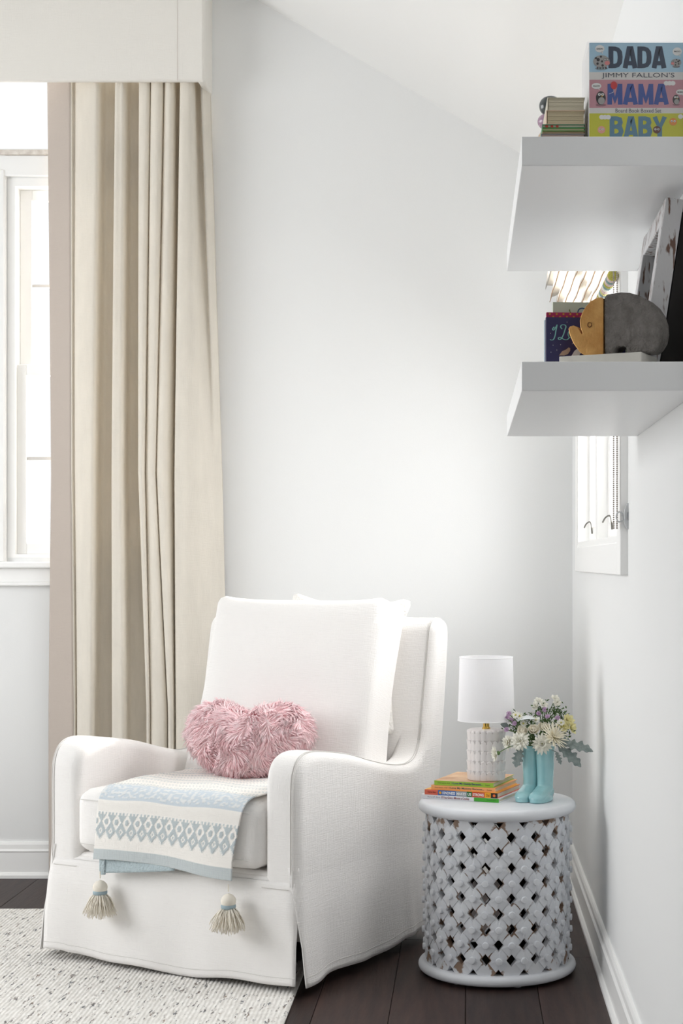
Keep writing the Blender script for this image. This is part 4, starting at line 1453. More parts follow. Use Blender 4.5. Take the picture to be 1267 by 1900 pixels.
for px, py, w_ in lil:
    flower('aster', w_, ppos(px, py, fg.uniform(-0.03, 0.0)), (fg.uniform(-0.4, 0.2), -0.7, fg.uniform(0.2, 0.7)), [(13, 0.0085, 0.0032, 0.3, 0.3, 0.001, 0, 0.1, 0), (9, 0.006, 0.003, 0.8, 0.2, 0.001, 0.3, 0.1, 0.001)], M_lil, None, 'lilac asters in the vase')
for px, py, w_ in ((963, 1327, 'white daisy with rounded petals at upper left of the bouquet'), (970, 1341, 'small white daisy with greenish eye, left of centre'), (956, 1325, 'white bud beside the upper left daisy'), (993, 1334, 'small white daisy beneath the curled grey leaf'), (1040, 1339, 'small white daisy beside the yellow flowers')):
    flower('daisy', w_, ppos(px, py, -0.03), (fg.uniform(-0.3, 0.3), -0.75, 0.5), [(11, 0.0105, 0.0046, 0.2, 0.2, 0.002, 0, 0.1, 0)], M_white, 0.0028, 'small white daisies in the vase')

def leaf_blade(outline_pairs, p, direction, up, L, Wd, bend, m, name, label, group, cat='leaf', base=None):
    """lobed leaf: outline_pairs = (s, halfwidth) along the midrib"""
    f = thing(name, label, cat, p, 0, group)
    d = Vector(direction).normalized(); u = Vector(up).normalized()
    sd_ = d.cross(u).normalized(); u = sd_.cross(d)
    rows = []
    pos = Vector((0, 0, 0)); prev = 0
    for s, hw in outline_pairs:
        ang = bend * s
        dd = d * cos(ang) - u * sin(ang)
        pos = pos + dd * (s - prev) * L; prev = s
        uu = u * cos(ang) + d * sin(ang)
        rows.append([tuple(pos - sd_ * hw * Wd + uu * hw * Wd * 0.25), tuple(pos - sd_ * hw * Wd * 0.5 + uu * hw * Wd * 0.08), tuple(pos), tuple(pos + sd_ * hw * Wd * 0.5 + uu * hw * Wd * 0.08), tuple(pos + sd_ * hw * Wd + uu * hw * Wd * 0.25)])
    o = MB().grid(rows).build('blade', m, f, smooth=True, fix=False)
    sdm = o.modifiers.new('thickness', 'SOLIDIFY'); sdm.thickness = 0.0009; sdm.offset = 0
    MB().tube([tuple(Vector(r[2]) - u * 0.0006) for r in rows], 0.0008, 5).build('midrib', m, f)
    b0 = base or (STEMBASE + Vector((fg.uniform(-0.02, 0.02), fg.uniform(-0.01, 0.01), 0)))
    MB().tube([tuple(b0 - Vector(p)), tuple((b0 - Vector(p)) * 0.5 + Vector((0, 0, 0.006))), (0, 0, 0)], 0.0013, 5).build('stem', m, f)
    return f
LOBE = [(0, 0.10), (0.06, 0.25), (0.12, 0.52), (0.17, 0.62), (0.21, 0.40), (0.26, 0.42), (0.33, 0.78), (0.38, 0.90), (0.43, 0.52), (0.48, 0.50), (0.56, 0.86), (0.61, 0.94), (0.66, 0.50), (0.71, 0.46), (0.78, 0.66), (0.83, 0.60), (0.88, 0.32), (0.94, 0.24), (1.0, 0.04)]
SMO = [(0, 0.1), (0.15, 0.5), (0.3, 0.85), (0.5, 1.0), (0.7, 0.85), (0.85, 0.55), (1.0, 0.05)]
GG = 'dusty grey leaves in the vase'
leaf_blade(LOBE, ppos(1040, 1378, -0.02), (1.0, -0.25, -0.10), (0.1, -0.75, 0.8), 0.098, 0.024, 0.35, M_dust, 'dusty_leaf', 'grey lobed leaf reaching farthest right from the vase', GG)
leaf_blade(LOBE, ppos(1034, 1382, -0.03), (0.75, -0.25, -0.55), (0.3, -0.85, 0.45), 0.092, 0.023, 0.35, M_dust, 'dusty_leaf', 'grey lobed leaf drooping down at the right of the vase', GG)
leaf_blade(LOBE, ppos(1030, 1392, -0.04), (0.30, -0.3, -0.70), (0.2, -0.9, 0.3), 0.040, 0.010, 0.2, M_dust, 'dusty_leaf', 'short thin grey leaf hanging over the right boot rim', GG)
leaf_blade(LOBE, ppos(1030, 1374, -0.045), (0.85, -0.3, 0.15), (0, -0.85, 0.5), 0.045, 0.018, 0.5, M_dust, 'dusty_leaf', 'small grey leaf just right of the boot rim', GG)
leaf_blade(LOBE, ppos(966, 1387, -0.01), (-0.28, -0.1, -0.95), (-0.2, -0.9, 0.1), 0.060, 0.020, 0.2, M_dust, 'dusty_leaf', 'grey leaf hanging down along the left boot', GG)
leaf_blade(SMO, ppos(944, 1348, 0.0), (-1, -0.1, 0.35), (0, -0.9, 0.5), 0.026, 0.009, 0.2, M_dust, 'dusty_leaf', 'small round grey leaf beneath the lampshade', GG)
leaf_blade(SMO, ppos(996, 1334, -0.03), (-0.85, -0.25, 0.45), (-0.3, -0.3, 0.9), 0.062, 0.015, 0.9, mat('dusty_pale', srgb(206, 211, 212), 0.85), 'dusty_leaf', 'pale curled grey leaf across the upper centre of the bouquet', GG)
# small-leaved greenery sprigs
SPR = [(975, 1335, 'left-centre'), (955, 1350, 'far left'), (965, 1345, 'left'), (1000, 1318, 'upper centre'), (1030, 1318, 'upper right'), (1042, 1325, 'right'), (1020, 1340, 'right-centre'), (985, 1340, 'centre'), (1050, 1362, 'lower right'), (952, 1333, 'upper left'), (1012, 1330, 'inner right')]
for px, py, w_ in SPR:
    p = ppos(px, py, fg.uniform(-0.02, 0.02))
    f = thing('greenery_sprig', 'sprig of small green leaves at the %s of the bouquet' % w_, 'foliage', p, 0, 'green sprigs in the vase')
    mb = MB()
    for k in range(34):
        c = Vector((fg.gauss(0, 0.011), fg.gauss(0, 0.008), fg.gauss(0, 0.010)))
        d = Vector((fg.uniform(-1, 1), fg.uniform(-1, 0.4), fg.uniform(-0.2, 1))).normalized()
        u = Vector((fg.uniform(-0.5, 0.5), -1, fg.uniform(0, 1)))
        s = d.cross(u).normalized() * fg.uniform(0.0016, 0.0032)
        Lf = fg.uniform(0.008, 0.016)
        mb.add([c, c + d * Lf * 0.5 + s, c + d * Lf, c + d * Lf * 0.5 - s], [(0, 1, 2, 3)])
    for k in range(7):
        c = Vector((fg.gauss(0, 0.009), fg.gauss(0, 0.006), fg.gauss(0.003, 0.009)))
        mb.tube([(0, 0, -0.02), tuple(c)], 0.0006, 4)
    tag(mb.build('leaves', M_leafg, f, fix=False), kind='stuff')
    stem(f, p, (0, 0, 1))

# ------------------------------------------------------------------ floating shelves
M_shelf = mat('shelf_lacquer', srgb(244, 245, 246), 0.38, spec=0.6)
SX0, SY0, SY1 = 0.0975, 2.75, 3.75
ST_U, ST_L = 1.968, 1.572
for zt_, lab in ((ST_U, 'white floating shelf holding the boxed book set, upper of two'), (ST_L, 'white floating shelf holding the elephant figurine, lower of two')):
    o = MB().box(SX0, RIGHT - 0.0005, SY0, SY1, zt_ - 0.0515, zt_).build('floating_shelf', M_shelf, None, bevel=0.0012, bseg=2)
    tag(o, lab, 'shelf', 'floating shelves on the right wall')

# ------------------------------------------------------------------ boxed board-book set (upper shelf)
BXW, BXH, BXD = 0.176, 0.193, 0.115
bx = thing('boxed_book_set', 'shrink-wrapped boxed set of board books in blue, pink and yellow', 'book set', (0.2225, 2.835, ST_U + 0.0005))
core = MB().box(0, BXW, 0, BXD, 0, BXH).build('box', colmat('box_card', (232, 232, 230)), bx, bevel=0.002)
X_, Z_ = (1, 0, 0), (0, 0, 1)
FO = (0, -0.0005, 0)
PB = colmat('cover_sky', (176, 212, 232)); PP = colmat('cover_rose', (204, 150, 160)); PY = colmat('cover_chartreuse', (208, 208, 60)); PW_ = colmat('cover_offwhite', (226, 224, 220))
k_ = BXH / 193.0
def band(v0, v1, m): flat(core, 'cover_band', m, rect(0.0006, v0, BXW - 0.0006, v1), FO, X_, Z_)
# heights measured down from the top edge
T = BXH - 0.0006
band(T - 0.053, T, PB); band(T - 0.067, T - 0.053, PW_); band(T - 0.118, T - 0.067, PP); band(T - 0.128, T - 0.118, PW_); band(0.0006, T - 0.128, PY)
ink1 = colmat('print_ink_navy', (52, 66, 88), 0.5); ink2 = colmat('print_ink_blue', (62, 88, 160), 0.5); ink3 = colmat('print_ink_teal', (96, 138, 162), 0.5)
FT = (0, -0.0009, 0)
GLY = {'D': [[(.15, .02), (.15, .98)], [(.15, .88), (.45, .88), (.66, .84), (.80, .72), (.84, .5), (.80, .28), (.66, .16), (.45, .12), (.15, .12)]],
       'A': [[(.13, .02), (.42, .88), (.58, .88), (.87, .02)], [(.25, .24), (.75, .24)]],
       'M': [[(.13, .02), (.15, .98)], [(.15, .92), (.50, .22), (.85, .92)], [(.85, .98), (.87, .02)]],
       'B': [[(.15, .02), (.15, .98)], [(.15, .89), (.5, .89), (.72, .84), (.78, .71), (.70, .57), (.5, .52), (.15, .52)], [(.5, .52), (.76, .46), (.84, .31), (.76, .16), (.5, .11), (.15, .11)]],
       'Y': [[(.12, .98), (.5, .48), (.88, .98)], [(.5, .52), (.5, .02)]]}
def block(word, u0, u1, v0, v1, m):
    """heavy poster capitals drawn as pen strokes"""
    mb = MB()
    n = len(word)
    cw = (u1 - u0) / n
    k = 0
    for i, c in enumerate(word):
        lw, lh = cw * 0.93, v1 - v0
        k = 0
        pen = lh * 0.215
        for st in GLY[c]:
            P = [Vector((u0 + i * cw + a * lw, v0 + b * lh)) for a, b in st]
            k += 1
            yy = -0.0009 - 0.000012 * k
            A, Bp = [], []
            for q in range(len(P)):
                t0 = (P[q] - P[q - 1]).normalized() if q > 0 else None
                t1 = (P[q + 1] - P[q]).normalized() if q < len(P) - 1 else None
                t = ((t0 or t1) + (t1 or t0)).normalized()
                nn = Vector((-t.y, t.x))
                cosv = nn.dot(Vector((-(t0 or t1).y, (t0 or t1).x)))
                w_ = pen * (0.5 if abs(t.y) > 0.6 else 0.44) / max(cosv, 0.55)
                A.append((P[q].x + nn.x * w_, yy, min(max(P[q].y + nn.y * w_, v0), v1)))
                Bp.append((P[q].x - nn.x * w_, yy, min(max(P[q].y - nn.y * w_, v0), v1)))
            mb.grid([A, Bp])
    mb.build('lettering', m, core, fix=False)
def tx(s, u0, u1, v0, v1, m, bold=0.0, lay=0.0):
    lettering(s, m, core, (u0, -0.0009 - lay, v0), X_, Z_, u1 - u0, v1 - v0, bold)
block('DADA', 0.036, 0.141, T - 0.047, T - 0.006, ink1)
tx("JIMMY FALLON'S", 0.023, 0.155, T - 0.0655, T - 0.0545, colmat('ink_plain', (70, 74, 86)), 0.0)
block('MAMA', 0.034, 0.146, T - 0.113, T - 0.074, ink2)
tx('Board Book Boxed Set', 0.048, 0.131, T - 0.1268, T - 0.1195, colmat('ink_plain', (70, 74, 86)), 0.0)
block('BABY', 0.038, 0.142, T - 0.173, T - 0.133, ink3)
def ov(u, v, ru, rv, m, lay, nm='cover_print'): flat(core, nm, m, oval(u, v, ru, rv), (0, -0.0009 - lay, 0), X_, Z_)
bub = colmat('bubble_white', (238, 238, 236)); greyp = colmat('animal_grey', (170, 168, 166)); darkp = colmat('animal_dark', (52, 50, 52)); pinkp = colmat('animal_pink', (222, 142, 140)); redp = colmat('balloon_red', (204, 52, 56)); shp = colmat('cover_shade', (146, 160, 166)); shr = colmat('cover_rose_shade', (158, 116, 124))
# speech bubbles
for u, v, ru, rv, s in ((0.0195, T - 0.011, 0.0085, 0.0068, 'DADA!'), (0.160, T - 0.016, 0.0085, 0.0075, 'MOO'), (0.0135, T - 0.0785, 0.0090, 0.0055, 'BALLOON'), (0.1655, T - 0.0895, 0.0078, 0.0050, 'MAMA!')):
    ov(u, v, ru, rv, bub, 0.0)
    flat(core, 'cover_print', bub, [(u + 0.002, v - rv * 0.8), (u + 0.006, v - rv * 1.45), (u + 0.005, v - rv * 0.7)], (0, -0.0009, 0), X_, Z_)
    tx(s, u - ru * 0.66, u + ru * 0.66, v - 0.0014, v + 0.0014, darkp, 0.02, 0.0003)
# generic spotted cows
def cow(u, v, k, mir):
    ov(u, v - 0.0125 * k, 0.0115 * k, 0.0030 * k, shp, 0.0001)
    for dx in (-0.007, -0.002, 0.003, 0.008):
        flat(core, 'cover_print', pinkp, rect(u + dx * k - 0.0012 * k, v - 0.0135 * k, u + dx * k + 0.0012 * k, v - 0.009 * k), (0, -0.0010, 0), X_, Z_)
    ov(u, v, 0.0150 * k, 0.0112 * k, greyp, 0.0003)
    for a, b, r in ((-0.010, 0.006, .002), (-0.006, 0.003, .003), (-0.001, 0.0085, .002), (0.001, 0.000, .002), (-0.007, -0.004, .0022), (0.002, -0.0072, .0022)):
        ov(u + mir * a * k, v + b * k, r * k, r * k, darkp, 0.0005)
    ov(u + mir * 0.0105 * k, v - 0.003 * k, 0.0048 * k, 0.0040 * k, pinkp, 0.0006)
    for e in (0.0062, 0.0105):
        ov(u + mir * e * k, v + 0.0035 * k, 0.0024 * k, 0.0024 * k, darkp, 0.0006)
        ov(u + mir * e * k, v + 0.0035 * k, 0.0016 * k, 0.0016 * k, bub, 0.0008)
        ov(u + mir * e * k, v + 0.0035 * k, 0.0007 * k, 0.0007 * k, darkp, 0.0010)
cow(0.0225, T - 0.034, 1.0, 1); cow(0.158, T - 0.036, 0.62, -1)
# generic penguins and a balloon
def bird(u, v, k):
    ov(u, v - 0.0125 * k, 0.0095 * k, 0.0024 * k, shr, 0.0001)
    ov(u, v, 0.0088 * k, 0.0125 * k, darkp, 0.0003)
    ov(u + 0.001 * k, v - 0.005 * k, 0.0062 * k, 0.0066 * k, greyp, 0.0005)
    for e in (-0.0028, 0.0032):
        ov(u + e * k, v + 0.0065 * k, 0.0026 * k, 0.0026 * k, bub, 0.0005)
        ov(u + e * k, v + 0.0068 * k, 0.0010 * k, 0.0010 * k, darkp, 0.0007)
    flat(core, 'cover_print', colmat('beak_gold', (210, 160, 60)), [(u + 0.0005 * k, v + 0.0045 * k), (u + 0.004 * k, v + 0.0045 * k), (u + 0.002 * k, v + 0.0012 * k)], (0, -0.0017, 0), X_, Z_)
bird(0.0215, T - 0.1005, 1.0); bird(0.158, T - 0.1035, 0.72)
ov(0.0450, T - 0.0775, 0.0060, 0.0072, redp, 0.0006)
flat(core, 'cover_print', bub, [(0.0447, T - 0.085), (0.0452, T - 0.085), (0.0445, T - 0.090), (0.036, T - 0.0935), (0.036, T - 0.0930), (0.0440, T - 0.0895)], (0, -0.0015, 0), X_, Z_)
for cx_, cz_ in ((0.146, T - 0.0735), (0.029, T - 0.135), (0.172, T - 0.134)):
    for d in (-0.006, 0, 0.006):
        if cx_ + d + 0.005 < BXW:
            ov(cx_ + d, cz_, 0.0046, 0.0042, bub, 0.00005 + abs(d + 0.007) * 0.004)
# round smiling heads on the lowest band
for u, v, m in ((0.0225, T - 0.158, colmat('skin_pink', (232, 170, 150))), (0.123, T - 0.158, colmat('skin_brown', (112, 70, 60))), (0.1525, T - 0.1435, colmat('skin_orange', (232, 150, 70)))):
    ov(u, v, 0.0070, 0.0068, m, 0.0003)
    for e in (-0.0026, 0.0026):
        ov(u + e, v + 0.001, 0.0020, 0.0020, bub, 0.0005); ov(u + e, v + 0.001, 0.0009, 0.0009, darkp, 0.0007)
# shrink wrap film
fm = MB().box(-0.004, BXW + 0.002, -0.0035, BXD + 0.002, 0.0002, BXH + 0.002)
fo = fm.build('shrink_wrap', glass_mat('shrink_film', (0.97, 0.97, 0.98), 0.05), bx, bevel=0.003)

# ------------------------------------------------------------------ books lying left of the boxed set
UG = 'books lying on the upper shelf'
def lying(name, label, x0, x1, y0, y1, z0, z1, cover, page, ang=0.0, lines=0):
    b = thing(name, label, 'book', ((x0 + x1) / 2, (y0 + y1) / 2, z0), ang, UG)
    w_, d_, h_ = x1 - x0, y1 - y0, z1 - z0
    ct = min(0.0014, h_ * 0.2)
    MB().box(-w_ / 2, w_ / 2, -d_ / 2, d_ / 2, 0, ct).build('lower_cover', cover, b)
    MB().box(-w_ / 2, w_ / 2, -d_ / 2, d_ / 2, h_ - ct, h_).build('upper_cover', cover, b)
    MB().box(-w_ / 2, -w_ / 2 + ct, -d_ / 2, d_ / 2, ct, h_ - ct).build('spine', cover, b)
    if lines:
        st = (h_ - 2 * ct) / lines
        for k in range(lines):
            MB().box(-w_ / 2 + ct + 0.001, w_ / 2 - 0.002, -d_ / 2 + 0.002 + 0.0006 * (k % 2), d_ / 2 - 0.002, ct + k * st + 0.0004, ct + (k + 1) * st).build('board_page', page, b)
    else:
        MB().box(-w_ / 2 + ct, w_ / 2 - 0.002, -d_ / 2 + 0.002, d_ / 2 - 0.002, ct, h_ - ct).build('pages', page, b)
    return b
pgA = colmat('pages_cream', (208, 200, 178), 0.8); pgB = colmat('pages_tan', (200, 188, 158), 0.8); pgC = colmat('pages_mauve', (184, 164, 156), 0.8)
yb0, yb1 = 2.850, 3.010
sb = 1 / 1007.0
def zpx(py, Y): return 1.22 + (1042 - py) * Y / 2900.0
Yb = yb0
z_ = ST_U + 0.0006
hs = [zpx(248, Yb), zpx(243.8, Yb), zpx(237.5, Yb), zpx(230.5, Yb), zpx(204.2, Yb), zpx(180.5, Yb)]
xb = lambda px: (px - 865) * Yb / 2900.0
lying('picture_book', 'grey-covered book at the bottom of the upper shelf pile', xb(1004), 0.2165, yb0, yb1, z_, hs[0], colmat('cover_slate', (120, 122, 128)), pgC)
lying('picture_book', 'thin tan and green book, second from the pile bottom', xb(1006), 0.2165, yb0 + .001, yb1, hs[0] + .0002, hs[1], colmat('cover_tan', (172, 140, 108)), pgB)
gbk = lying('picture_book', 'thin leafy green book in the middle of the upper shelf pile', xb(1006), 0.2165, yb0 - .001, yb1, hs[1] + .0002, hs[2], colmat('cover_green2', (70, 140, 66)), pgB)
rbk = lying('picture_book', 'green book with red checks on its edge in the pile', xb(1006), 0.2165, yb0 + .0005, yb1, hs[2] + .0002, hs[3], colmat('cover_green3', (30, 116, 84)), pgA)
for k in range(3):
    w_ = 0.2165 - xb(1006); d_ = yb1 - yb0 - .0005
    MB().box(-w_ / 2 + 0.006 + 0.0095 * k, -w_ / 2 + 0.0105 + 0.0095 * k, -d_ / 2 - 0.0006, -d_ / 2 + 0.002, 0.0006, hs[3] - hs[2] - 0.002).build('red_check', colmat('check_red', (176, 62, 50)), rbk)
lying('board_book', 'thick board book with tan pages and coral spine in the pile', xb(1013.5), 0.2165, yb0 + .001, yb1, hs[3] + .0002, hs[4], colmat('cover_peach', (212, 186, 160)), pgB, 0, 7)
lying('board_book', 'thick cream-paged board book on top of the upper shelf pile', xb(1015.5), 0.2165, yb0 + .001, yb1, hs[4] + .0002, hs[5], colmat('cover_pale', (204, 198, 180)), pgA, 0, 6)
# stacking toy behind the pile: rounded rings
stk_y = 3.13
stoy = thing('stacking_toy', 'stacking toy of rounded dark, mauve and tan discs behind the book pile', 'toy', ((1021 - 865) * stk_y / 2900.0, stk_y, ST_U + 0.0005))
def disc(z0, z1, r, m):
    h = (z1 - z0) / 2
    pr = [(0.001, z0)] + [(r - h * 0.9 + h * 0.9 * cos(-pi / 2 + pi * k / 12), (z0 + z1) / 2 + h * sin(-pi / 2 + pi * k / 12)) for k in range(13)] + [(0.001, z1)]
    MB().lathe(pr, 36).build('disc', m, stoy, smooth=True)
def zt2(py): return zpx(py, stk_y) - ST_U - 0.0005
mid1, mid0, bot = zt2(214), zt2(232), 0.0
topz = zt2(180)
kk = stk_y / 2900.0
disc(mid1, topz, 21 * kk, mat('toy_dark', srgb(74, 80, 80), 0.2, spec=0.6))
disc(mid0 - 0.006, mid1, 24 * kk, mat('toy_mauve', srgb(166, 134, 156), 0.25, spec=0.6))
rem = mid0 - 0.006
disc(rem * 0.5, rem, 25.5 * kk, mat('toy_tan', srgb(196, 164, 132), 0.3, spec=0.5))
disc(0.0, rem * 0.5, 26.5 * kk, mat('toy_white', srgb(226, 222, 220), 0.3, spec=0.5))
# grey rounded ornament just showing behind the boxed set
og_ = thing('round_ornament', 'grey-beige rounded ornament peeking out behind the boxed book set', 'ornament', (0.262, 3.22, ST_U + 0.0005))
MB().lathe([(0.020, 0), (0.024, 0.004), (0.030, 0.03), (0.037, 0.07), (0.037, 0.11), (0.030, 0.145), (0.018, 0.168), (0.002, 0.176)], 28).build('body', mat('ornament_clay', srgb(196, 190, 182), 0.7), og_, smooth=True)

# ------------------------------------------------------------------ lower shelf: standing books
def standing(name, label, x0, z0, y, w_, h_, t_, lean, cover, page, group='books standing on the lower shelf', yaw=0.0):
    b = thing(name, label, 'book', (x0, y, z0), yaw, group)
    b.rotation_euler = (radians(-lean), 0, yaw)
    MB().box(0, w_, 0, 0.0015, 0, h_).build('front_cover', cover, b)
    MB().box(0, w_, t_ - 0.0015, t_, 0, h_).build('back_cover', cover, b)
    MB().box(0, 0.0015, 0.0015, t_ - 0.0015, 0, h_).build('spine', cover, b)
    MB().box(0.0015, w_ - 0.003, 0.0015, t_ - 0.0015, 0.003, h_ - 0.003).build('pages', page, b)
    return b
YN = 2.930
def xs_(px, Y): return (px - 865) * Y / 2900.0
hN = zpx(589, YN) - ST_L
nb = standing('picture_book', 'navy picture book with cursive title and snowy animals, front of lower shelf books', xs_(1013, YN), ST_L + 0.0006, YN, 0.15, hN, 0.010, 0, colmat('cover_navy', (46, 44, 92)), pgA, yaw=radians(4))
teal = colmat('ink_aqua', (130, 196, 196))
def scr(pts, r=0.0017):
    m = MB()
    k = 1.0
    P = catmull([(u, -0.0009, v) for u, v in pts], 7)
    # flat ribbon of pen width along the stroke
    n = len(P)
    L_, R_2 = [], []
    for i in range(n):
        a, b = P[max(i - 1, 0)], P[min(i + 1, n - 1)]
        t = Vector((b[0] - a[0], b[2] - a[2]))
        if t.length < 1e-9: t = Vector((1, 0))
        t.normalize()
        w_ = r * (0.55 + 0.45 * abs(t.y))
        L_.append((P[i][0] - t.y * w_ / 2, P[i][1], P[i][2] + t.x * w_ / 2)); R_2.append((P[i][0] + t.y * w_ / 2, P[i][1], P[i][2] - t.x * w_ / 2))
    m.grid([L_, R_2])
    m.build('cursive_lettering', teal, nb, fix=False)
u0 = 0.0
def pu(px): return (px - 1013) * YN / 2900.0
def pv(py): return zpx(py, YN) - ST_L
scr([(pu(1028), pv(607)), (pu(1025), pv(611)), (pu(1027), pv(613)), (pu(1032), pv(606)), (pu(1033.5), pv(603.5)), (pu(1031.5), pv(613)), (pu(1030), pv(622)), (pu(1027), pv(630)), (pu(1023), pv(631.5)), (pu(1020), pv(630.5))], 0.0021)
scr([(pu(1043), pv(611)), (pu(1040), pv(607)), (pu(1042), pv(603.5)), (pu(1047), pv(603)), (pu(1050), pv(606)), (pu(1048), pv(613)), (pu(1045), pv(622)), (pu(1041), pv(629)), (pu(1037), pv(630.5)), (pu(1036), pv(627.5)), (pu(1040), pv(626.5)), (pu(1046), pv(630)), (pu(1052), pv(630.5)), (pu(1056), pv(627))], 0.0021)
scr([(pu(1060), pv(616)), (pu(1056), pv(615)), (pu(1054), pv(621)), (pu(1057), pv(627)), (pu(1061), pv(624)), (pu(1062), pv(618)), (pu(1058), pv(615)), (pu(1066), pv(616))], 0.0018)
scr([(pu(1068), pv(616)), (pu(1071), pv(627)), (pu(1076), pv(615)), (pu(1080), pv(621)), (pu(1083), pv(616)), (pu(1079), pv(616)), (pu(1080), pv(626)), (pu(1086), pv(623))], 0.0018)
# pale fox-like snout with snow on the cover
furp = colmat('fur_print', (176, 152, 136)); snow = colmat('snow_print', (232, 234, 240))
flat(nb, 'cover_print', furp, [(pu(1037), pv(660)), (pu(1043), pv(652)), (pu(1050), pv(649)), (pu(1055), pv(645)), (pu(1058), pv(646)), (pu(1058), pv(651)), (pu(1054), pv(657)), (pu(1047), pv(660))], (0, -0.0007, 0), X_, Z_)
flat(nb, 'cover_print', snow, [(pu(1060), pv(661)), (pu(1066), pv(651)), (pu(1073), pv(646)), (pu(1078), pv(655)), (pu(1074), pv(661))], (0, -0.0007, 0), X_, Z_)
for a, b in ((1021, 619), (1033, 650), (1022, 654), (1052, 598), (1040, 640), (1062, 638), (1026, 641)):
    flat(nb, 'cover_print', snow, oval(pu(a), pv(b), 0.0006, 0.0006, 8), (0, -0.0007, 0), X_, Z_)
Y2 = 2.948
h2 = zpx(580, Y2) - ST_L
b2 = standing('picture_book', 'magenta book with gold dots standing behind the navy book', xs_(1014, Y2), ST_L + 0.0006, Y2, 0.15, h2, 0.010, 0, colmat('cover_magenta', (172, 26, 84)), pgA, yaw=radians(4))
gold = colmat('dot_gold', (206, 142, 50))
for r in range(3):
    for k in range(12):
        flat(b2, 'gold_dot', gold, oval(0.006 + 0.0130 * k + 0.0065 * (r % 2), h2 - 0.0030 - 0.0055 * r, 0.0019, 0.0019, 12), (0, -0.0005, 0), X_, Z_)
Y3 = 2.966
h3 = zpx(561, Y3) - ST_L
b3 = standing('picture_book', 'tall sage green book standing at the back of the group', xs_(1026, Y3), ST_L + 0.0006, Y3, 0.15, h3, 0.012, 0, colmat('cover_sage', (200, 208, 188)), pgA, yaw=radians(4))
lettering('C', colmat('ink_blue2', (62, 92, 120)), b3, (0.046, -0.0005, h3 - 0.028), X_, Z_, 0.015, 0.018, 0.0)
flat(b3, 'leaf_print', colmat('ink_leaf', (110, 130, 70)), [(0.032, h3 - 0.012), (0.030, h3 - 0.016), (0.034, h3 - 0.022), (0.038, h3 - 0.023), (0.033, h3 - 0.018)], (0, -0.0005, 0), X_, Z_)
Y4 = 2.985
standing('picture_book', 'pale blue book, its edge showing left of the navy book', xs_(1010.5, Y4), ST_L + 0.0006, Y4, 0.15, zpx(594, Y4) - ST_L, 0.010, 0, colmat('cover_pblue', (170, 192, 212)), pgA, yaw=radians(4))

# ------------------------------------------------------------------ elephant bookend on a marble block
eang = atan2(-0.066, 0.144)
ebx, eby = 0.3137, 2.800          # nearest corner of the block
el = thing('elephant_figurine', 'elephant figurine with gilded head and rough grey body on marble base', 'figurine', (ebx, eby, ST_L + 0.0005), eang)
M_marb = mat('marble', srgb(226, 224, 216), 0.3, spec=0.5, col2=srgb(206, 203, 196), vscale=12)
MB().box(-0.158, 0, 0, 0.09, 0, 0.0235).build('marble_base', M_marb, el, bevel=0.0012)
M_grey = mat('rough_stone', srgb(132, 128, 124), 0.95, spec=0.1, bump=1.0, bscale=150, col2=srgb(112, 108, 104), vscale=50)
M_gold = mat('gold_leaf', srgb(228, 180, 112), 0.40, metal=0.45, col2=srgb(186, 132, 70), vscale=18, bump=0.25, bscale=70)
def P2(px, py):
    """elephant outline: metres along the block from its near corner, height above the block"""
    s = 1026.0
    return ((px - 1190) / s / cos(eang) * 1.0, (656 - py) / s)
body = [(1118, 655), (1117, 600), (1117, 548), (1121, 542), (1132, 540.5), (1147, 540), (1162, 542), (1178, 548), (1192, 557), (1205, 570), (1214, 585), (1219, 602), (1220, 620), (1217, 636), (1210, 648), (1203, 655), (1157, 655), (1157, 645), (1152, 641), (1141, 641), (1136, 646), (1136, 655)]
bo_ = [P2(*p) for p in body]
mb = MB().prism([(a, b + 0.0237) for a, b in bo_], 'y', 0.020, 0.066)
mb.build('body', M_grey, el, bevel=0.004, bseg=3)
head = [(1116, 655), (1105, 655), (1085, 656), (1074, 648), (1062, 630), (1055, 612), (1053, 602), (1056, 598), (1062, 596.5), (1068, 599), (1073, 606), (1077, 614), (1079, 613), (1075, 600), (1074, 588), (1078, 574), (1085, 562), (1094, 553), (1104, 548), (1112, 547), (1116, 549)]
he = [P2(*p) for p in head]
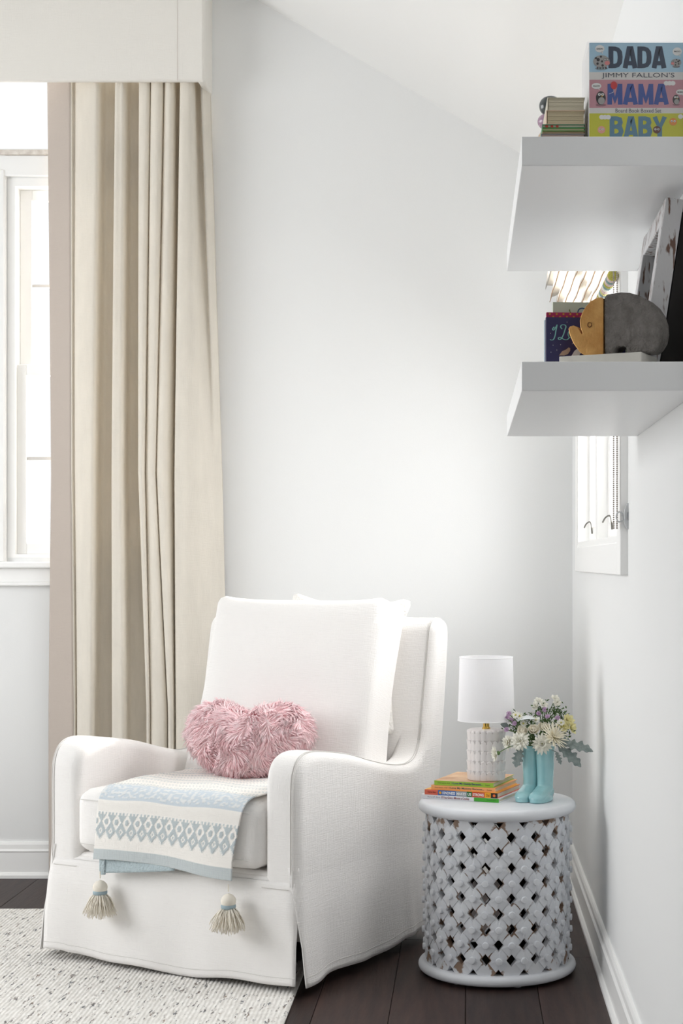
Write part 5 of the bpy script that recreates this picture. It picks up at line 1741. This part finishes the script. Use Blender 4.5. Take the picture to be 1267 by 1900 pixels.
mb = MB().prism([(a, b + 0.0237) for a, b in he], 'y', 0.018, 0.064)
hd = mb.build('gilded_head', M_gold, el, bevel=0.003, bseg=3)
e0 = P2(1092, 597.5)
MB().tube([(e0[0] + 0.0040 * cos(2 * pi * i / 18), 0.0172, e0[1] + 0.0237 + 0.0043 * sin(2 * pi * i / 18)) for i in range(18)], 0.0009, 6, closed=True).build('eye', mat('gold_dark', srgb(120, 80, 40), 0.5, metal=0.5), hd, smooth=True)

# ------------------------------------------------------------------ distressed wooden frame leaning on the wall
fr0 = thing('wooden_frame', 'distressed white wooden picture frame leaning on the wall beside the elephant', 'picture frame', (0.322, 2.90, ST_L + 0.0005))
M_dist = mat('distressed_wood', srgb(206, 205, 206), 0.7, spec=0.2, col2=srgb(116, 92, 82), vscale=120, bump=0.3, bscale=60, stretch=(1, 1, 0.16))
MATS['distressed_wood'].node_tree.nodes['Color Ramp'].color_ramp.elements[0].position = 0.385
MATS['distressed_wood'].node_tree.nodes['Color Ramp'].color_ramp.elements[1].position = 0.435
lean = radians(8.5)
FH, FWd, FT_, FB = 0.328, 0.37, 0.034, 0.045
def frm(mb):
    mb.xform(Matrix.Rotation(lean, 4, 'Y'))
    return mb
for a, b in ((0, FB), (FWd - FB, FWd)):
    frm(MB().box(-0.0, FT_, a, b, 0.0, FH)).build('stile', M_dist, fr0, bevel=0.002)
for a, b in ((0.0, FB), (FH - FB, FH)):
    frm(MB().box(0.001, FT_ - 0.001, FB, FWd - FB, a, b)).build('rail', M_dist, fr0, bevel=0.002)
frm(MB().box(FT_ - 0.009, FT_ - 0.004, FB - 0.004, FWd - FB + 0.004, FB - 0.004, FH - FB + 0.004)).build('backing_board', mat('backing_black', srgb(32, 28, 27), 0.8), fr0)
MB().prism([(0.0368, 0.001), (0.0858, 0.001), (0.0858, 0.30), (0.0815, 0.30)], 'y', 0.006, FWd - 0.006).build('gap_shade_wedge', mat('backing_black', srgb(32, 28, 27), 0.8), fr0)  # solid black wedge put in for the deep shade between frame and wall
